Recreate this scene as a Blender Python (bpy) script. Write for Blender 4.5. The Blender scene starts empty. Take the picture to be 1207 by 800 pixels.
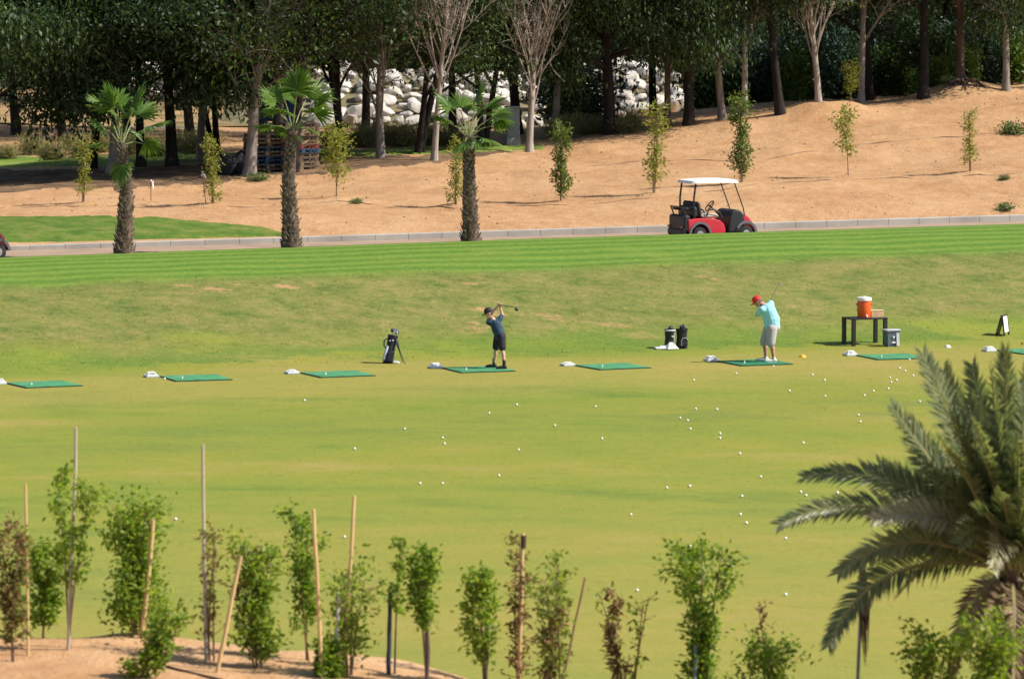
import bpy, math, random
import numpy as np
from mathutils import Vector, Matrix

# ------------------------------------------------------------------ camera, sky, sun, exposure
SC = bpy.context.scene
COL = SC.collection
F_PX, CX, CY, CAM_H = 5500.0, 603.5, 400.0, 10.2
PITCH = math.atan(437.0 / F_PX)
cam_d = bpy.data.cameras.new('camera'); cam = bpy.data.objects.new('camera', cam_d); COL.objects.link(cam)
cam_d.sensor_width = 36.0; cam_d.lens = 36.0 * F_PX / 1207.0
cam_d.clip_start = 1.0; cam_d.clip_end = 8000.0
cam.location = (0, 0, CAM_H); cam.rotation_euler = (math.pi / 2 - PITCH, 0, 0)
cam_d.dof.use_dof = True; cam_d.dof.focus_distance = 121.0; cam_d.dof.aperture_fstop = 2.8
SC.camera = cam

SUN_EL, SUN_AZ = math.radians(46), math.radians(-9)      # azimuth measured from +X towards +Y
wd = bpy.data.worlds.new('World'); SC.world = wd; wd.use_nodes = True
wn = wd.node_tree.nodes; wl = wd.node_tree.links
bg = wn['Background']; sky = wn.new('ShaderNodeTexSky'); sky.sky_type = 'NISHITA'; sky.sun_disc = False
sky.sun_elevation = SUN_EL; sky.sun_rotation = math.pi / 2 - SUN_AZ
wl.new(sky.outputs[0], bg.inputs[0]); bg.inputs[1].default_value = 0.08
sd = bpy.data.lights.new('sun', 'SUN'); sun = bpy.data.objects.new('sun', sd); COL.objects.link(sun)
sd.energy = 4.4; sd.angle = math.radians(0.53); sd.color = (1.0, 0.93, 0.82)
sdir = Vector((math.cos(SUN_EL) * math.cos(SUN_AZ), math.cos(SUN_EL) * math.sin(SUN_AZ), math.sin(SUN_EL)))
sun.rotation_euler = sdir.to_track_quat('Z', 'Y').to_euler(); sun.location = (60, 100, 60)
SC.view_settings.view_transform = 'Standard'; SC.view_settings.look = 'None'
SC.view_settings.exposure = 0.75; SC.view_settings.gamma = 1.0
SC.view_settings.use_curve_mapping = False

random.seed(7)
R = np.random.default_rng(11)

# ------------------------------------------------------------------ object helpers
def link(o, parent=None):
    COL.objects.link(o)
    if parent: o.parent = parent
    return o
def tag(o, label=None, cat=None, group=None, kind=None):
    if label: o['label'] = label
    if cat: o['category'] = cat
    if group: o['group'] = group
    if kind: o['kind'] = kind
    return o
def thing(name, label, cat, loc=(0, 0, 0), rz=0.0, group=None, s=1.0):
    o = bpy.data.objects.new(name, None); o.empty_display_size = .2; link(o)
    o.location = loc; o.rotation_euler = (0, 0, rz); o.scale = (s, s, s)
    return tag(o, label, cat, group)
def copy_tree(o, parent=None):
    c = o.copy(); COL.objects.link(c)
    if parent: c.parent = parent
    for ch in list(o.children): copy_tree(ch, c)
    return c

class MB:
    """collects shapes that become one mesh object"""
    def __init__(s): s.v = []; s.f = []
    def add(s, vs, fs):
        n = len(s.v); s.v.extend([tuple(p) for p in vs]); s.f.extend([tuple(i + n for i in f) for f in fs]); return s
    def box(s, c, d, rz=0.0, bev=0.0, m=None):
        hx, hy, hz = d[0] / 2, d[1] / 2, d[2] / 2
        b = min(bev, hx * .9, hy * .9, hz * .9)
        vs = []; fs = []
        if b <= 0:
            for z in (-hz, hz):
                for x, y in ((-hx, -hy), (hx, -hy), (hx, hy), (-hx, hy)): vs.append(Vector((x, y, z)))
            fs = [(3, 2, 1, 0), (4, 5, 6, 7), (0, 1, 5, 4), (1, 2, 6, 5), (2, 3, 7, 6), (3, 0, 4, 7)]
        else:
            rings = [(-hz, b), (-hz + b, 0), (hz - b, 0), (hz, b)]
            for z, i in rings:
                X, Y = hx - i, hy - i
                q = b if i == 0 else b * .6
                for x, y in ((-X + q, -Y), (X - q, -Y), (X, -Y + q), (X, Y - q), (X - q, Y), (-X + q, Y), (-X, Y - q), (-X, -Y + q)):
                    vs.append(Vector((x, y, z)))
            fs.append(tuple(reversed(range(8)))); fs.append(tuple(range(24, 32)))
            for r in range(3):
                for i in range(8):
                    j = (i + 1) % 8; fs.append((r * 8 + i, r * 8 + j, r * 8 + 8 + j, r * 8 + 8 + i))
        M = Matrix.Translation(Vector(c)) @ (m.to_4x4() if m else Matrix.Rotation(rz, 4, 'Z'))
        return s.add([M @ v for v in vs], fs)
    def tube(s, pts, rad, n=8, cap=True, flat=None):
        pts = [Vector(p) for p in pts]; k = len(pts)
        if not hasattr(rad, '__len__'): rad = [rad] * k
        t = [(pts[min(i + 1, k - 1)] - pts[max(i - 1, 0)]).normalized() for i in range(k)]
        a = Vector((0, 0, 1)) if abs(t[0].z) < .9 else Vector((1, 0, 0))
        u = t[0].cross(a).normalized(); vs = []; fs = []
        for i in range(k):
            u = (u - t[i] * u.dot(t[i])).normalized(); w = t[i].cross(u)
            for j in range(n):
                an = 2 * math.pi * j / n
                vs.append(pts[i] + (u * math.cos(an) + w * math.sin(an) * (flat or 1)) * rad[i])
        for i in range(k - 1):
            for j in range(n):
                q = (j + 1) % n; fs.append((i * n + j, i * n + q, i * n + n + q, i * n + n + j))
        if cap:
            fs.append(tuple(reversed(range(n)))); fs.append(tuple(range((k - 1) * n, k * n)))
        return s.add(vs, fs)
    def capsule(s, p0, r0, p1, r1, n=12):
        p0 = Vector(p0); p1 = Vector(p1); d = (p1 - p0)
        d = d.normalized() if d.length > 1e-6 else Vector((0, 0, 1))
        pts = []; rad = []
        for a in (-88, -60, -30, 0): pts.append(p0 + d * r0 * math.sin(math.radians(a))); rad.append(r0 * math.cos(math.radians(a)))
        for a in (0, 30, 60, 88): pts.append(p1 + d * r1 * math.sin(math.radians(a))); rad.append(r1 * math.cos(math.radians(a)))
        return s.tube(pts, rad, n)
    def ell(s, c, r, n=14, m=None):
        vs = []; fs = []; k = n // 2 + 1
        for i in range(k):
            a = -math.pi / 2 + math.pi * i / (k - 1); a = max(min(a, 1.565), -1.565)
            for j in range(n):
                b = 2 * math.pi * j / n
                vs.append(Vector((r[0] * math.cos(a) * math.cos(b), r[1] * math.cos(a) * math.sin(b), r[2] * math.sin(a))))
        for i in range(k - 1):
            for j in range(n):
                q = (j + 1) % n; fs.append((i * n + j, i * n + q, i * n + n + q, i * n + n + j))
        fs.append(tuple(reversed(range(n)))); fs.append(tuple(range((k - 1) * n, k * n)))
        c = Vector(c)
        return s.add([(m @ v if m else v) + c for v in vs], fs)
    def lathe(s, prof, n=20, c=(0, 0, 0)):
        vs = []; fs = []; c = Vector(c); k = len(prof)
        for r, z in prof:
            for j in range(n):
                b = 2 * math.pi * j / n; vs.append(Vector((max(r, 1e-4) * math.cos(b), max(r, 1e-4) * math.sin(b), z)) + c)
        for i in range(k - 1):
            for j in range(n):
                q = (j + 1) % n; fs.append((i * n + j, i * n + q, i * n + n + q, i * n + n + j))
        fs.append(tuple(reversed(range(n)))); fs.append(tuple(range((k - 1) * n, k * n)))
        return s.add(vs, fs)
    def prism(s, poly, y0, y1):
        """polygon in x,z pushed along y"""
        n = len(poly); vs = [Vector((x, y0, z)) for x, z in poly] + [Vector((x, y1, z)) for x, z in poly]
        fs = [tuple(range(n)), tuple(reversed(range(n, 2 * n)))] + [(i, i + n, (i + 1) % n + n, (i + 1) % n) for i in range(n)]
        return s.add(vs, fs)
    def torus(s, c, R_, r, axis=(0, 1, 0), n=28, k=8):
        q = Vector(axis).to_track_quat('Z', 'Y').to_matrix(); c = Vector(c); vs = []; fs = []
        for i in range(n):
            a = 2 * math.pi * i / n
            for j in range(k):
                b = 2 * math.pi * j / k
                vs.append(q @ Vector(((R_ + r * math.cos(b)) * math.cos(a), (R_ + r * math.cos(b)) * math.sin(a), r * math.sin(b))) + c)
        for i in range(n):
            for j in range(k):
                I = (i + 1) % n; J = (j + 1) % k; fs.append((i * k + j, I * k + j, I * k + J, i * k + J))
        return s.add(vs, fs)
    def mesh(s, name, m=None, smooth=True):
        me = bpy.data.meshes.new(name); me.from_pydata(s.v, [], s.f)
        import bmesh
        b = bmesh.new(); b.from_mesh(me); bmesh.ops.recalc_face_normals(b, faces=b.faces); b.to_mesh(me); b.free()
        if smooth:
            me.polygons.foreach_set('use_smooth', [True] * len(me.polygons))
            try: me.set_sharp_from_angle(angle=math.radians(40))
            except Exception: pass
        if m: me.materials.append(m)
        return me
    def build(s, name, m=None, parent=None, smooth=True):
        return link(bpy.data.objects.new(name, s.mesh(name, m, smooth)), parent)

def np_mesh(name, V, F, m=None, smooth=False):
    """V (n,3) float array, F (k,4) int array -> mesh"""
    me = bpy.data.meshes.new(name); V = np.ascontiguousarray(V, dtype=np.float32); F = np.ascontiguousarray(F, dtype=np.int32)
    me.vertices.add(len(V)); me.vertices.foreach_set('co', V.ravel())
    me.loops.add(F.size); me.loops.foreach_set('vertex_index', F.ravel())
    me.polygons.add(len(F)); me.polygons.foreach_set('loop_start', np.arange(0, F.size, F.shape[1], dtype=np.int32))
    if smooth: me.polygons.foreach_set('use_smooth', np.ones(len(F), dtype=bool))
    me.update(calc_edges=True); me.validate()
    if m: me.materials.append(m)
    return me

def leaf_arrays(C, D, L, W, rng, droop=0.0):
    """one small folded leaf (two triangles-ish quad) per centre; D = rough direction"""
    n = len(C)
    D = D / (np.linalg.norm(D, axis=1, keepdims=True) + 1e-9)
    N = rng.normal(size=(n, 3)); N[:, 2] += .6
    S = np.cross(D, N); S /= (np.linalg.norm(S, axis=1, keepdims=True) + 1e-9)
    U = np.cross(S, D)
    l = (L * rng.uniform(.65, 1.25, (n, 1))); w = (W * rng.uniform(.7, 1.25, (n, 1)))
    V = np.stack([C, C + D * l * .45 + S * w * .5 + U * w * .18, C + D * l, C + D * l * .45 - S * w * .5 + U * w * .18], axis=1)
    V[:, 2, 2] -= droop * l[:, 0]
    return V.reshape(-1, 3), np.arange(4 * n).reshape(n, 4)

# ------------------------------------------------------------------ materials
MATS = {}
class NT:
    def __init__(s, name):
        s.m = bpy.data.materials.new(name); s.m.use_nodes = True; s.n = s.m.node_tree.nodes; s.l = s.m.node_tree.links
        s.b = s.n['Principled BSDF']; s.out = s.n['Material Output']
    def new(s, t, **kw):
        x = s.n.new(t)
        for k, v in kw.items(): setattr(x, k, v)
        return x
    def set(s, sock, v):
        if hasattr(v, 'is_output') or hasattr(v, 'links'): s.l.new(v, sock)
        else: sock.default_value = v
    def math(s, op, a, b=0.0, c=None, clamp=False):
        x = s.new('ShaderNodeMath', operation=op, use_clamp=clamp); s.set(x.inputs[0], a); s.set(x.inputs[1], b)
        if c is not None: s.set(x.inputs[2], c)
        return x.outputs[0]
    def noise(s, vec, scale, detail=4, rough=.55, dist=0.0):
        x = s.new('ShaderNodeTexNoise'); x.inputs['Scale'].default_value = scale; x.inputs['Detail'].default_value = detail
        x.inputs['Roughness'].default_value = rough; x.inputs['Distortion'].default_value = dist
        if vec is not None: s.l.new(vec, x.inputs['Vector'])
        return x.outputs['Fac']
    def ramp(s, fac, stops):
        x = s.new('ShaderNodeValToRGB'); e = x.color_ramp.elements
        while len(e) < len(stops): e.new(.5)
        for q, (p, c) in zip(e, stops): q.position = p; q.color = (*c, 1) if len(c) == 3 else c
        s.l.new(fac, x.inputs[0]); return x.outputs[0]
    def mix(s, fac, a, b, mode='MIX'):
        x = s.new('ShaderNodeMix', data_type='RGBA', blend_type=mode); x.clamp_factor = True
        s.set(x.inputs[0], fac); s.set(x.inputs[6], a if not isinstance(a, tuple) else (*a, 1)); s.set(x.inputs[7], b if not isinstance(b, tuple) else (*b, 1))
        return x.outputs[2]
    def smooth(s, v, a, b):
        x = s.new('ShaderNodeMapRange', interpolation_type='SMOOTHSTEP'); s.set(x.inputs[0], v)
        x.inputs[1].default_value = a; x.inputs[2].default_value = b; return x.outputs[0]
    def bump(s, h, strength=.4, dist=.02):
        x = s.new('ShaderNodeBump'); x.inputs['Strength'].default_value = strength; x.inputs['Distance'].default_value = dist
        s.l.new(h, x.inputs['Height']); s.l.new(x.outputs[0], s.b.inputs['Normal'])
    def pos(s, sx=1, sy=1, sz=1):
        g = s.new('ShaderNodeNewGeometry'); mp = s.new('ShaderNodeMapping'); mp.inputs['Scale'].default_value = (sx, sy, sz)
        s.l.new(g.outputs['Position'], mp.inputs[0]); return mp.outputs[0]
    def opos(s, sx=1, sy=1, sz=1):
        g = s.new('ShaderNodeTexCoord'); mp = s.new('ShaderNodeMapping'); mp.inputs['Scale'].default_value = (sx, sy, sz)
        s.l.new(g.outputs['Object'], mp.inputs[0]); return mp.outputs[0]

def mat(name, col, rough=.6, var=.15, scale=6.0, bump=0.0, metal=0.0, coat=0.0, col2=None, bscale=None, spec=.5, stretch=(1, 1, 1)):
    if name in MATS: return MATS[name]
    t = NT(name); v = t.opos(*stretch)
    f = t.noise(v, scale, 5)
    c2 = col2 or tuple(x * (1 - var * 2) for x in col)
    c = t.ramp(f, [(.3, c2), (.62, col)])
    t.l.new(c, t.b.inputs['Base Color']); t.b.inputs['Roughness'].default_value = rough
    t.b.inputs['Metallic'].default_value = metal; t.b.inputs['Coat Weight'].default_value = coat
    t.b.inputs['Specular IOR Level'].default_value = spec
    if bump: t.bump(t.noise(v, bscale or scale * 4, 4), .6, bump)
    MATS[name] = t.m; return t.m

def leaf_mat(name, cols, trans=.3, rough=.5):
    if name in MATS: return MATS[name]
    t = NT(name); g = t.new('ShaderNodeNewGeometry')
    oi = t.new('ShaderNodeObjectInfo')
    f = t.math('ADD', t.math('MULTIPLY', g.outputs['Random Per Island'], .75), t.math('MULTIPLY', oi.outputs['Random'], .25))
    k = len(cols)
    c = t.ramp(f, [(.1 + .8 * i / (k - 1), cc) for i, cc in enumerate(cols)])
    t.l.new(c, t.b.inputs['Base Color']); t.b.inputs['Roughness'].default_value = rough
    t.b.inputs['Specular IOR Level'].default_value = .3
    tr = t.new('ShaderNodeBsdfTranslucent'); mx = t.new('ShaderNodeMixShader'); mx.inputs[0].default_value = trans
    yl = t.mix(1.0, c, (1.25, 1.2, .55), 'MULTIPLY'); t.l.new(yl, tr.inputs[0])
    t.l.new(t.b.outputs[0], mx.inputs[1]); t.l.new(tr.outputs[0], mx.inputs[2]); t.l.new(mx.outputs[0], t.out.inputs[0])
    MATS[name] = t.m; return t.m

TAN = 0.404
def mat_lawn(blades=False):
    t = NT('turf_blades' if blades else 'turf'); g = t.new('ShaderNodeNewGeometry'); sp = t.new('ShaderNodeSeparateXYZ'); t.l.new(g.outputs['Position'], sp.inputs[0])
    x, y = sp.outputs[0], sp.outputs[1]
    w = t.math('SUBTRACT', t.math('SUBTRACT', y, 119.5), t.math('MULTIPLY', x, TAN))
    P = g.outputs['Position']
    # range grass: soft broad patches of lush, yellowing and dry growth
    big = t.noise(t.pos(.055, .13, .1), 1.0, 4, .55)
    med = t.noise(t.pos(.35, .55, .4), 1.0, 5, .6)
    fine = t.noise(t.pos(5, 5, 5), 1.0, 5, .7)
    tuft = t.noise(t.pos(1.6, 2.2, 1.6), 1.0, 5, .68)
    f = t.math('ADD', t.math('MULTIPLY', big, .62), t.math('MULTIPLY', med, .38))
    rng_c = t.ramp(f, [(.36, (.100, .160, .022)), (.455, (.172, .208, .028)), (.55, (.214, .216, .032)), (.64, (.268, .228, .058))])
    wn_ = t.math('ADD', w, t.math('MULTIPLY', t.math('SUBTRACT', med, .5), 5.0))
    rng_c = t.mix(t.math('MULTIPLY', t.math('SUBTRACT', 1.0, t.smooth(wn_, -48.0, -22.0)), .38), rng_c, (.285, .235, .062))
    # dry trodden strip in front of the mats and a lush strip at the foot of the bank
    dry = t.math('MULTIPLY', t.smooth(wn_, -10.0, -4.0), t.math('SUBTRACT', 1.0, t.smooth(wn_, .5, 2.6)))
    rng_c = t.mix(t.math('MULTIPLY', dry, .52), rng_c, (.285, .235, .062))
    gb = t.math('MULTIPLY', t.smooth(wn_, -20.0, -15.5), t.math('SUBTRACT', 1.0, t.smooth(wn_, -14.0, -9.5)))
    rng_c = t.mix(t.math('MULTIPLY', gb, t.math('MULTIPLY', t.smooth(med, .4, .62), .7)), rng_c, (.12, .175, .030))
    lush = t.math('MULTIPLY', t.smooth(wn_, 2.6, 4.2), t.math('SUBTRACT', 1.0, t.smooth(wn_, 5.4, 7.0)))
    rng_c = t.mix(t.math('MULTIPLY', lush, t.math('MULTIPLY', t.smooth(med, .36, .56), .8)), rng_c, (.085, .155, .022))
    # bank: rough turf with bare sandy scuffs
    mott = t.math('ADD', t.math('MULTIPLY', t.noise(t.pos(.75, .95, 1.9), 1.0, 6, .66), .6), t.math('MULTIPLY', t.noise(t.pos(2.6, 3.2, 9), 1.0, 4, .6), .4))
    bank = t.ramp(mott, [(.34, (.070, .110, .022)), (.48, (.140, .156, .036)), (.64, (.215, .186, .062))])
    scuff = t.math('MULTIPLY', t.smooth(t.noise(t.pos(.42, .6, 1.3), 1.0, 6, .7), .59, .68), t.smooth(t.noise(t.pos(.11, .16, .3), 1.0, 2), .44, .6))
    bank = t.mix(t.math('MULTIPLY', scuff, .8), bank, (.40, .235, .115))
    isb = t.math('MULTIPLY', t.smooth(wn_, 4.6, 7.4), 1.0)
    c = t.mix(isb, rng_c, bank)
    # mown tee apron with stripes
    wob = t.math('ADD', w, t.math('MULTIPLY', t.math('SUBTRACT', big, .5), .5))
    st = t.math('SINE', t.math('MULTIPLY', wob, 2 * math.pi / .74))
    stf = t.math('ADD', t.smooth(st, -.45, .45), t.math('MULTIPLY', t.math('SUBTRACT', tuft, .5), .7))
    mown = t.mix(stf, (.079, .160, .019), (.125, .203, .028))
    mown = t.mix(t.math('MULTIPLY', t.smooth(med, .52, .72), .45), mown, (.17, .215, .036))
    wm = t.math('ADD', w, t.math('MULTIPLY', t.math('SUBTRACT', mott, .5), 2.6))
    c = t.mix(t.smooth(wm, 11.2, 12.6), c, mown)
    # small scale tufting
    c = t.mix(t.math('MULTIPLY', t.smooth(tuft, .5, .72), .36), c, t.mix(.55, c, (.06, .09, .016)))
    c = t.mix(t.math('MULTIPLY', t.smooth(fine, .5, .75), .45), c, t.mix(.5, c, (.36, .34, .11)))
    t.l.new(c, t.b.inputs['Base Color']); t.b.inputs['Roughness'].default_value = .85; t.b.inputs['Specular IOR Level'].default_value = .15
    grain = t.noise(t.pos(6.0, .75, 6.0), 1.0, 4, .6)
    c = t.mix(t.math('MULTIPLY', t.smooth(grain, .42, .70), .30), c, t.mix(1.0, c, (.62, .66, .60), 'MULTIPLY'))
    hgt = t.math('ADD', t.math('MULTIPLY', fine, .45), t.math('MULTIPLY', tuft, t.math('ADD', .5, t.math('MULTIPLY', isb, 1.2))))
    if blades:
        h = t.new('ShaderNodeHueSaturation'); t.l.new(c, h.inputs['Color']); t.l.new(t.math('MULTIPLY_ADD', g.outputs['Random Per Island'], .5, 1.55), h.inputs['Value']); t.l.new(h.outputs[0], t.b.inputs['Base Color'])
        tr = t.new('ShaderNodeBsdfTranslucent'); mx = t.new('ShaderNodeMixShader'); mx.inputs[0].default_value = .5; t.l.new(h.outputs[0], tr.inputs[0])
        t.l.new(t.b.outputs[0], mx.inputs[1]); t.l.new(tr.outputs[0], mx.inputs[2]); t.l.new(mx.outputs[0], t.out.inputs[0])
    else: t.bump(hgt, .75, .06)
    return t.m
def mat_sand(name='sand', dark=1.0):
    t = NT(name); a = t.noise(t.pos(.25, .3, .6), 1.0, 5, .6); b = t.noise(t.pos(2.2, 1.6, 2.5), 1.0, 6, .7); c_ = t.noise(t.pos(9, 7, 9), 1.0, 4, .7)
    f = t.math('ADD', t.math('MULTIPLY', a, .5), t.math('MULTIPLY', b, .5))
    c = t.ramp(f, [(.34, (.32 * dark, .170 * dark, .080 * dark)), (.5, (.405 * dark, .24 * dark, .124 * dark)), (.66, (.465 * dark, .296 * dark, .168 * dark))])
    c = t.mix(t.math('MULTIPLY', t.smooth(c_, .55, .75), .35), c, (.20, .115, .055))
    c = t.mix(t.math('MULTIPLY', t.smooth(t.noise(t.pos(.9, 1.4, 1), 1.0, 6, .75, .6), .60, .70), .5), c, (.24, .135, .065))
    t.l.new(c, t.b.inputs['Base Color']); t.b.inputs['Roughness'].default_value = .95; t.b.inputs['Specular IOR Level'].default_value = .1
    t.bump(t.math('ADD', t.math('MULTIPLY', b, 1.0), t.math('MULTIPLY', c_, .35)), .7, .11)
    return t.m
def mat_ground(name, stops, sc=.3, bump=.05):
    t = NT(name); a = t.noise(t.pos(sc, sc * 1.4, sc), 1.0, 6, .65)
    t.l.new(t.ramp(a, stops), t.b.inputs['Base Color']); t.b.inputs['Roughness'].default_value = .95; t.b.inputs['Specular IOR Level'].default_value = .1
    t.bump(t.noise(t.pos(3, 3, 3), 1.0, 5, .7), .8, bump); return t.m

# ------------------------------------------------------------------ terrain
# w = distance behind the (slanting) tee line measured along +Y
def pchip(xs, ys, x):
    xs = np.asarray(xs, float); ys = np.asarray(ys, float); x = np.clip(x, xs[0], xs[-1])
    h = np.diff(xs); d = np.diff(ys) / h; m = np.zeros_like(ys)
    m[0], m[-1] = d[0], d[-1]
    for i in range(1, len(xs) - 1):
        if d[i - 1] * d[i] > 0:
            w1, w2 = 2 * h[i] + h[i - 1], h[i] + 2 * h[i - 1]; m[i] = (w1 + w2) / (w1 / d[i - 1] + w2 / d[i])
    k = np.clip(np.searchsorted(xs, x, side='right') - 1, 0, len(xs) - 2)
    t = (x - xs[k]) / h[k]
    return ((2 * t**3 - 3 * t**2 + 1) * ys[k] + (t**3 - 2 * t**2 + t) * h[k] * m[k] + (-2 * t**3 + 3 * t**2) * ys[k + 1] + (t**3 - t**2) * h[k] * m[k + 1])
KW = [-400, 2.6, 4.4, 6.0, 12.0, 16.3, 16.9, 17.3, 22.0, 22.28, 22.5, 36, 48.5, 54, 60, 75, 120, 400, 4000]
#      left     middle  right
KZ = {-15: [0, 0, .10, .36, 1.66, 2.10, 2.12, 1.93, 1.99, 1.99, 2.12, 2.85, 3.22, 3.28, 3.28, 3.35, 3.6, 5, 5],
      0:   [0, 0, .10, .37, 1.72, 2.28, 2.30, 1.92, 2.06, 2.06, 2.25, 3.10, 3.95, 4.22, 3.95, 3.2, 2.7, 5, 5],
      17:  [0, 0, .10, .40, 1.88, 2.40, 2.42, 2.00, 2.18, 2.18, 2.38, 3.80, 5.42, 5.50, 5.3, 4.6, 4.2, 5, 5]}
_ph = np.random.default_rng(3).uniform(0, 6.28, (24, 2)); _fr = np.random.default_rng(4).normal(size=(24, 2))
def wav(x, y, k):
    z = 0
    for i in range(24): z = z + np.sin(k * (_fr[i, 0] * x + _fr[i, 1] * y) + _ph[i, 0])
    return z / 5.0
BUMPS = []
def hgt_w(x, w):
    x = np.asarray(x, float); w = np.asarray(w, float)
    zl, zm, zr = (pchip(KW, KZ[k], w) for k in (-15, 0, 17))
    xc = np.clip(x, -22, 26)
    z = np.where(xc < 0, zm + (zl - zm) * (-xc / 15), zm + (zr - zm) * (xc / 17))
    y = 119.5 + x * TAN + w
    bank = np.clip((w - 4) / 3, 0, 1) * np.clip((16.0 - w) / 3, 0, 1)
    z = z + bank * .035 * wav(x, y, 1.1)
    sand = np.clip((w - 23) / 3, 0, 1)
    z = z + sand * (.10 * wav(x, y, .35) + .022 * wav(x + 7, y, 1.7) + .016 * wav(x, y - 3, 4.5))
    for bx, by, bh, br in BUMPS: z = z + bh * np.exp(-((x - bx)**2 + (y - by)**2) / br**2)
    return z
def hgt(x, y): return float(hgt_w(x, y - 119.5 - x * TAN))
_ca, _sa = math.cos(PITCH), math.sin(PITCH)
def ray(px, py):
    d = Vector(((px - CX), 0, 0)) + Vector((0, _ca, -_sa)) * F_PX + Vector((0, _sa, _ca)) * (CY - py)
    return d / d.y
def P(px, py, Y): return Vector((0, 0, CAM_H)) + ray(px, py) * Y
def G(px, py, fn=None, y0=70.0, y1=420.0):
    """where the line of sight through a photo pixel meets the ground"""
    fn = fn or (lambda x, y: hgt_w(x, y - 119.5 - x * TAN)); d = ray(px, py)
    a, b = y0, y1
    for n_ in (900, 24):
        Ys = np.linspace(a, b, n_); e = CAM_H + d.z * Ys - fn(d.x * Ys, Ys); k = np.nonzero(e < 0)[0]
        if len(k) == 0 or k[0] == 0: return Vector((d.x * b, b, float(fn(d.x * b, b))))
        i = k[0]; a, b = Ys[i - 1], Ys[i]; ea, eb_ = e[i - 1], e[i]
    Y = a + (b - a) * ea / (ea - eb_)
    return Vector((d.x * Y, Y, float(fn(np.array(d.x * Y), np.array(Y)))))
def sheet(name, ws, xs, m, lift=0.0, kind='structure'):
    X, W = np.meshgrid(xs, ws); Z = hgt_w(X, W) + lift; Y = 119.5 + np.clip(X, -60, 60) * TAN + W
    V = np.stack([X, Y, Z], -1).reshape(-1, 3); nx, nw = len(xs), len(ws)
    I = (np.arange(nw - 1)[:, None] * nx + np.arange(nx - 1)[None, :]).ravel()
    F = np.stack([I, I + 1, I + nx + 1, I + nx], -1)
    return tag(link(bpy.data.objects.new(name, np_mesh(name, V, F, m, True))), kind=kind)

# dirt mounds under trees and planting basins under the saplings on the slope
MOUND_TREES = {'bare_c': (965, 125), 'rooted': (1131, 106)}
SLOPE_SAPLINGS = [(98, 243, 78), (252, 244, 80), (397, 236, 82), (536, 245, 80), (661, 241, 93), (771, 232, 112), (875, 219, 107), (1000, 211, 82), (1143, 206, 76), (1003, 130, 46)]
for nm, (bx, by) in MOUND_TREES.items():
    MOUND_TREES[nm] = G(bx, by + 8)
SAP_POS = [(G(a, b), c) for a, b, c in SLOPE_SAPLINGS]
for nm, p in MOUND_TREES.items(): BUMPS.append((p.x, p.y, .42 if nm == 'bare_c' else .62, 1.5 if nm == 'bare_c' else 1.7))
for p, _ in SAP_POS: BUMPS.append((p.x, p.y, .13, .6))
for a, b in ((860, 150), (700, 175), (520, 215), (640, 205), (930, 180), (1060, 150), (1020, 190), (780, 215), (430, 205)):
    q = G(a, b); BUMPS.append((q.x, q.y, .14, .8))

xs_f = np.concatenate([[-1500, -600, -200, -90, -50], np.arange(-32, 34, .5), [50, 90, 200, 600, 1500]])
xs_s = np.concatenate([[-1500, -600, -200, -90, -50], np.arange(-32, 34, .22), [50, 90, 200, 600, 1500]])
M_TURF = mat_lawn(); M_BLADES = mat_lawn(True); M_SAND = mat_sand()
sheet('lawn', np.concatenate([[-400, -200, -120], np.arange(-80, 2, 4), np.arange(2, 16.9, .3), [16.9]]), xs_f, M_TURF)
M_ROAD = mat('road_paving', (.33, .235, .17), .9, .12, .9, .006, bscale=30, spec=.2)
sheet('road', np.concatenate([[16.85], np.arange(17.2, 22.3, .5), [22.32]]), xs_f, M_ROAD, lift=-.004)
sheet('sand_slope', np.concatenate([[22.46], np.arange(22.7, 62, .24), np.arange(62, 90, 2)]), xs_s, M_SAND)
sheet('far_field', np.concatenate([np.arange(89.9, 130, 4), [150, 200, 300, 600, 1500, 3500]]), xs_f,
      mat_ground('scrub_ground', [(.35, (.10, .10, .045)), (.5, (.30, .20, .10)), (.65, (.38, .25, .13))], .12), lift=-.05)
# kerb of cast blocks
kb = MB(); x = -40.0
while x < 45:
    x1 = x + .985
    for a, b in ((x, x1),):
        pts = []
        for xx in (a, b):
            yb = 119.5 + xx * TAN + 22.30; zt = float(hgt_w(xx, 22.5)) + .02
            pts.append([(xx, yb, zt - .5), (xx, yb, zt - .025), (xx, yb + .03, zt), (xx, yb + .19, zt), (xx, yb + .19, zt - .5)])
        kb.add(pts[0] + pts[1], [(0, 1, 6, 5), (1, 2, 7, 6), (2, 3, 8, 7), (3, 4, 9, 8), (4, 3, 2, 1, 0), (5, 6, 7, 8, 9)])
    x += 1.0 - .003
M_CONC = mat('kerb_concrete', (.36, .335, .305), .9, .16, .8, .004, bscale=40, spec=.2)
tag(kb.build('kerb', M_CONC, smooth=False), kind='structure')
kj = MB(); 
for xx in np.arange(-40, 45, 2.0):
    xb = xx + 2.0; q = []
    for e in (xx, xb): yb = 119.5 + e * TAN + 22.31; zt = float(hgt_w(e, 22.5)); q += [(e, yb, zt - .4), (e, yb, zt - .02), (e, yb + .17, zt - .02), (e, yb + .17, zt - .4)]
    kj.add(q, [(0, 1, 5, 4), (1, 2, 6, 5), (2, 3, 7, 6)])
tag(kj.build('kerb_bedding', mat('mortar', (.09, .08, .07), .95), smooth=False), kind='structure')

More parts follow.
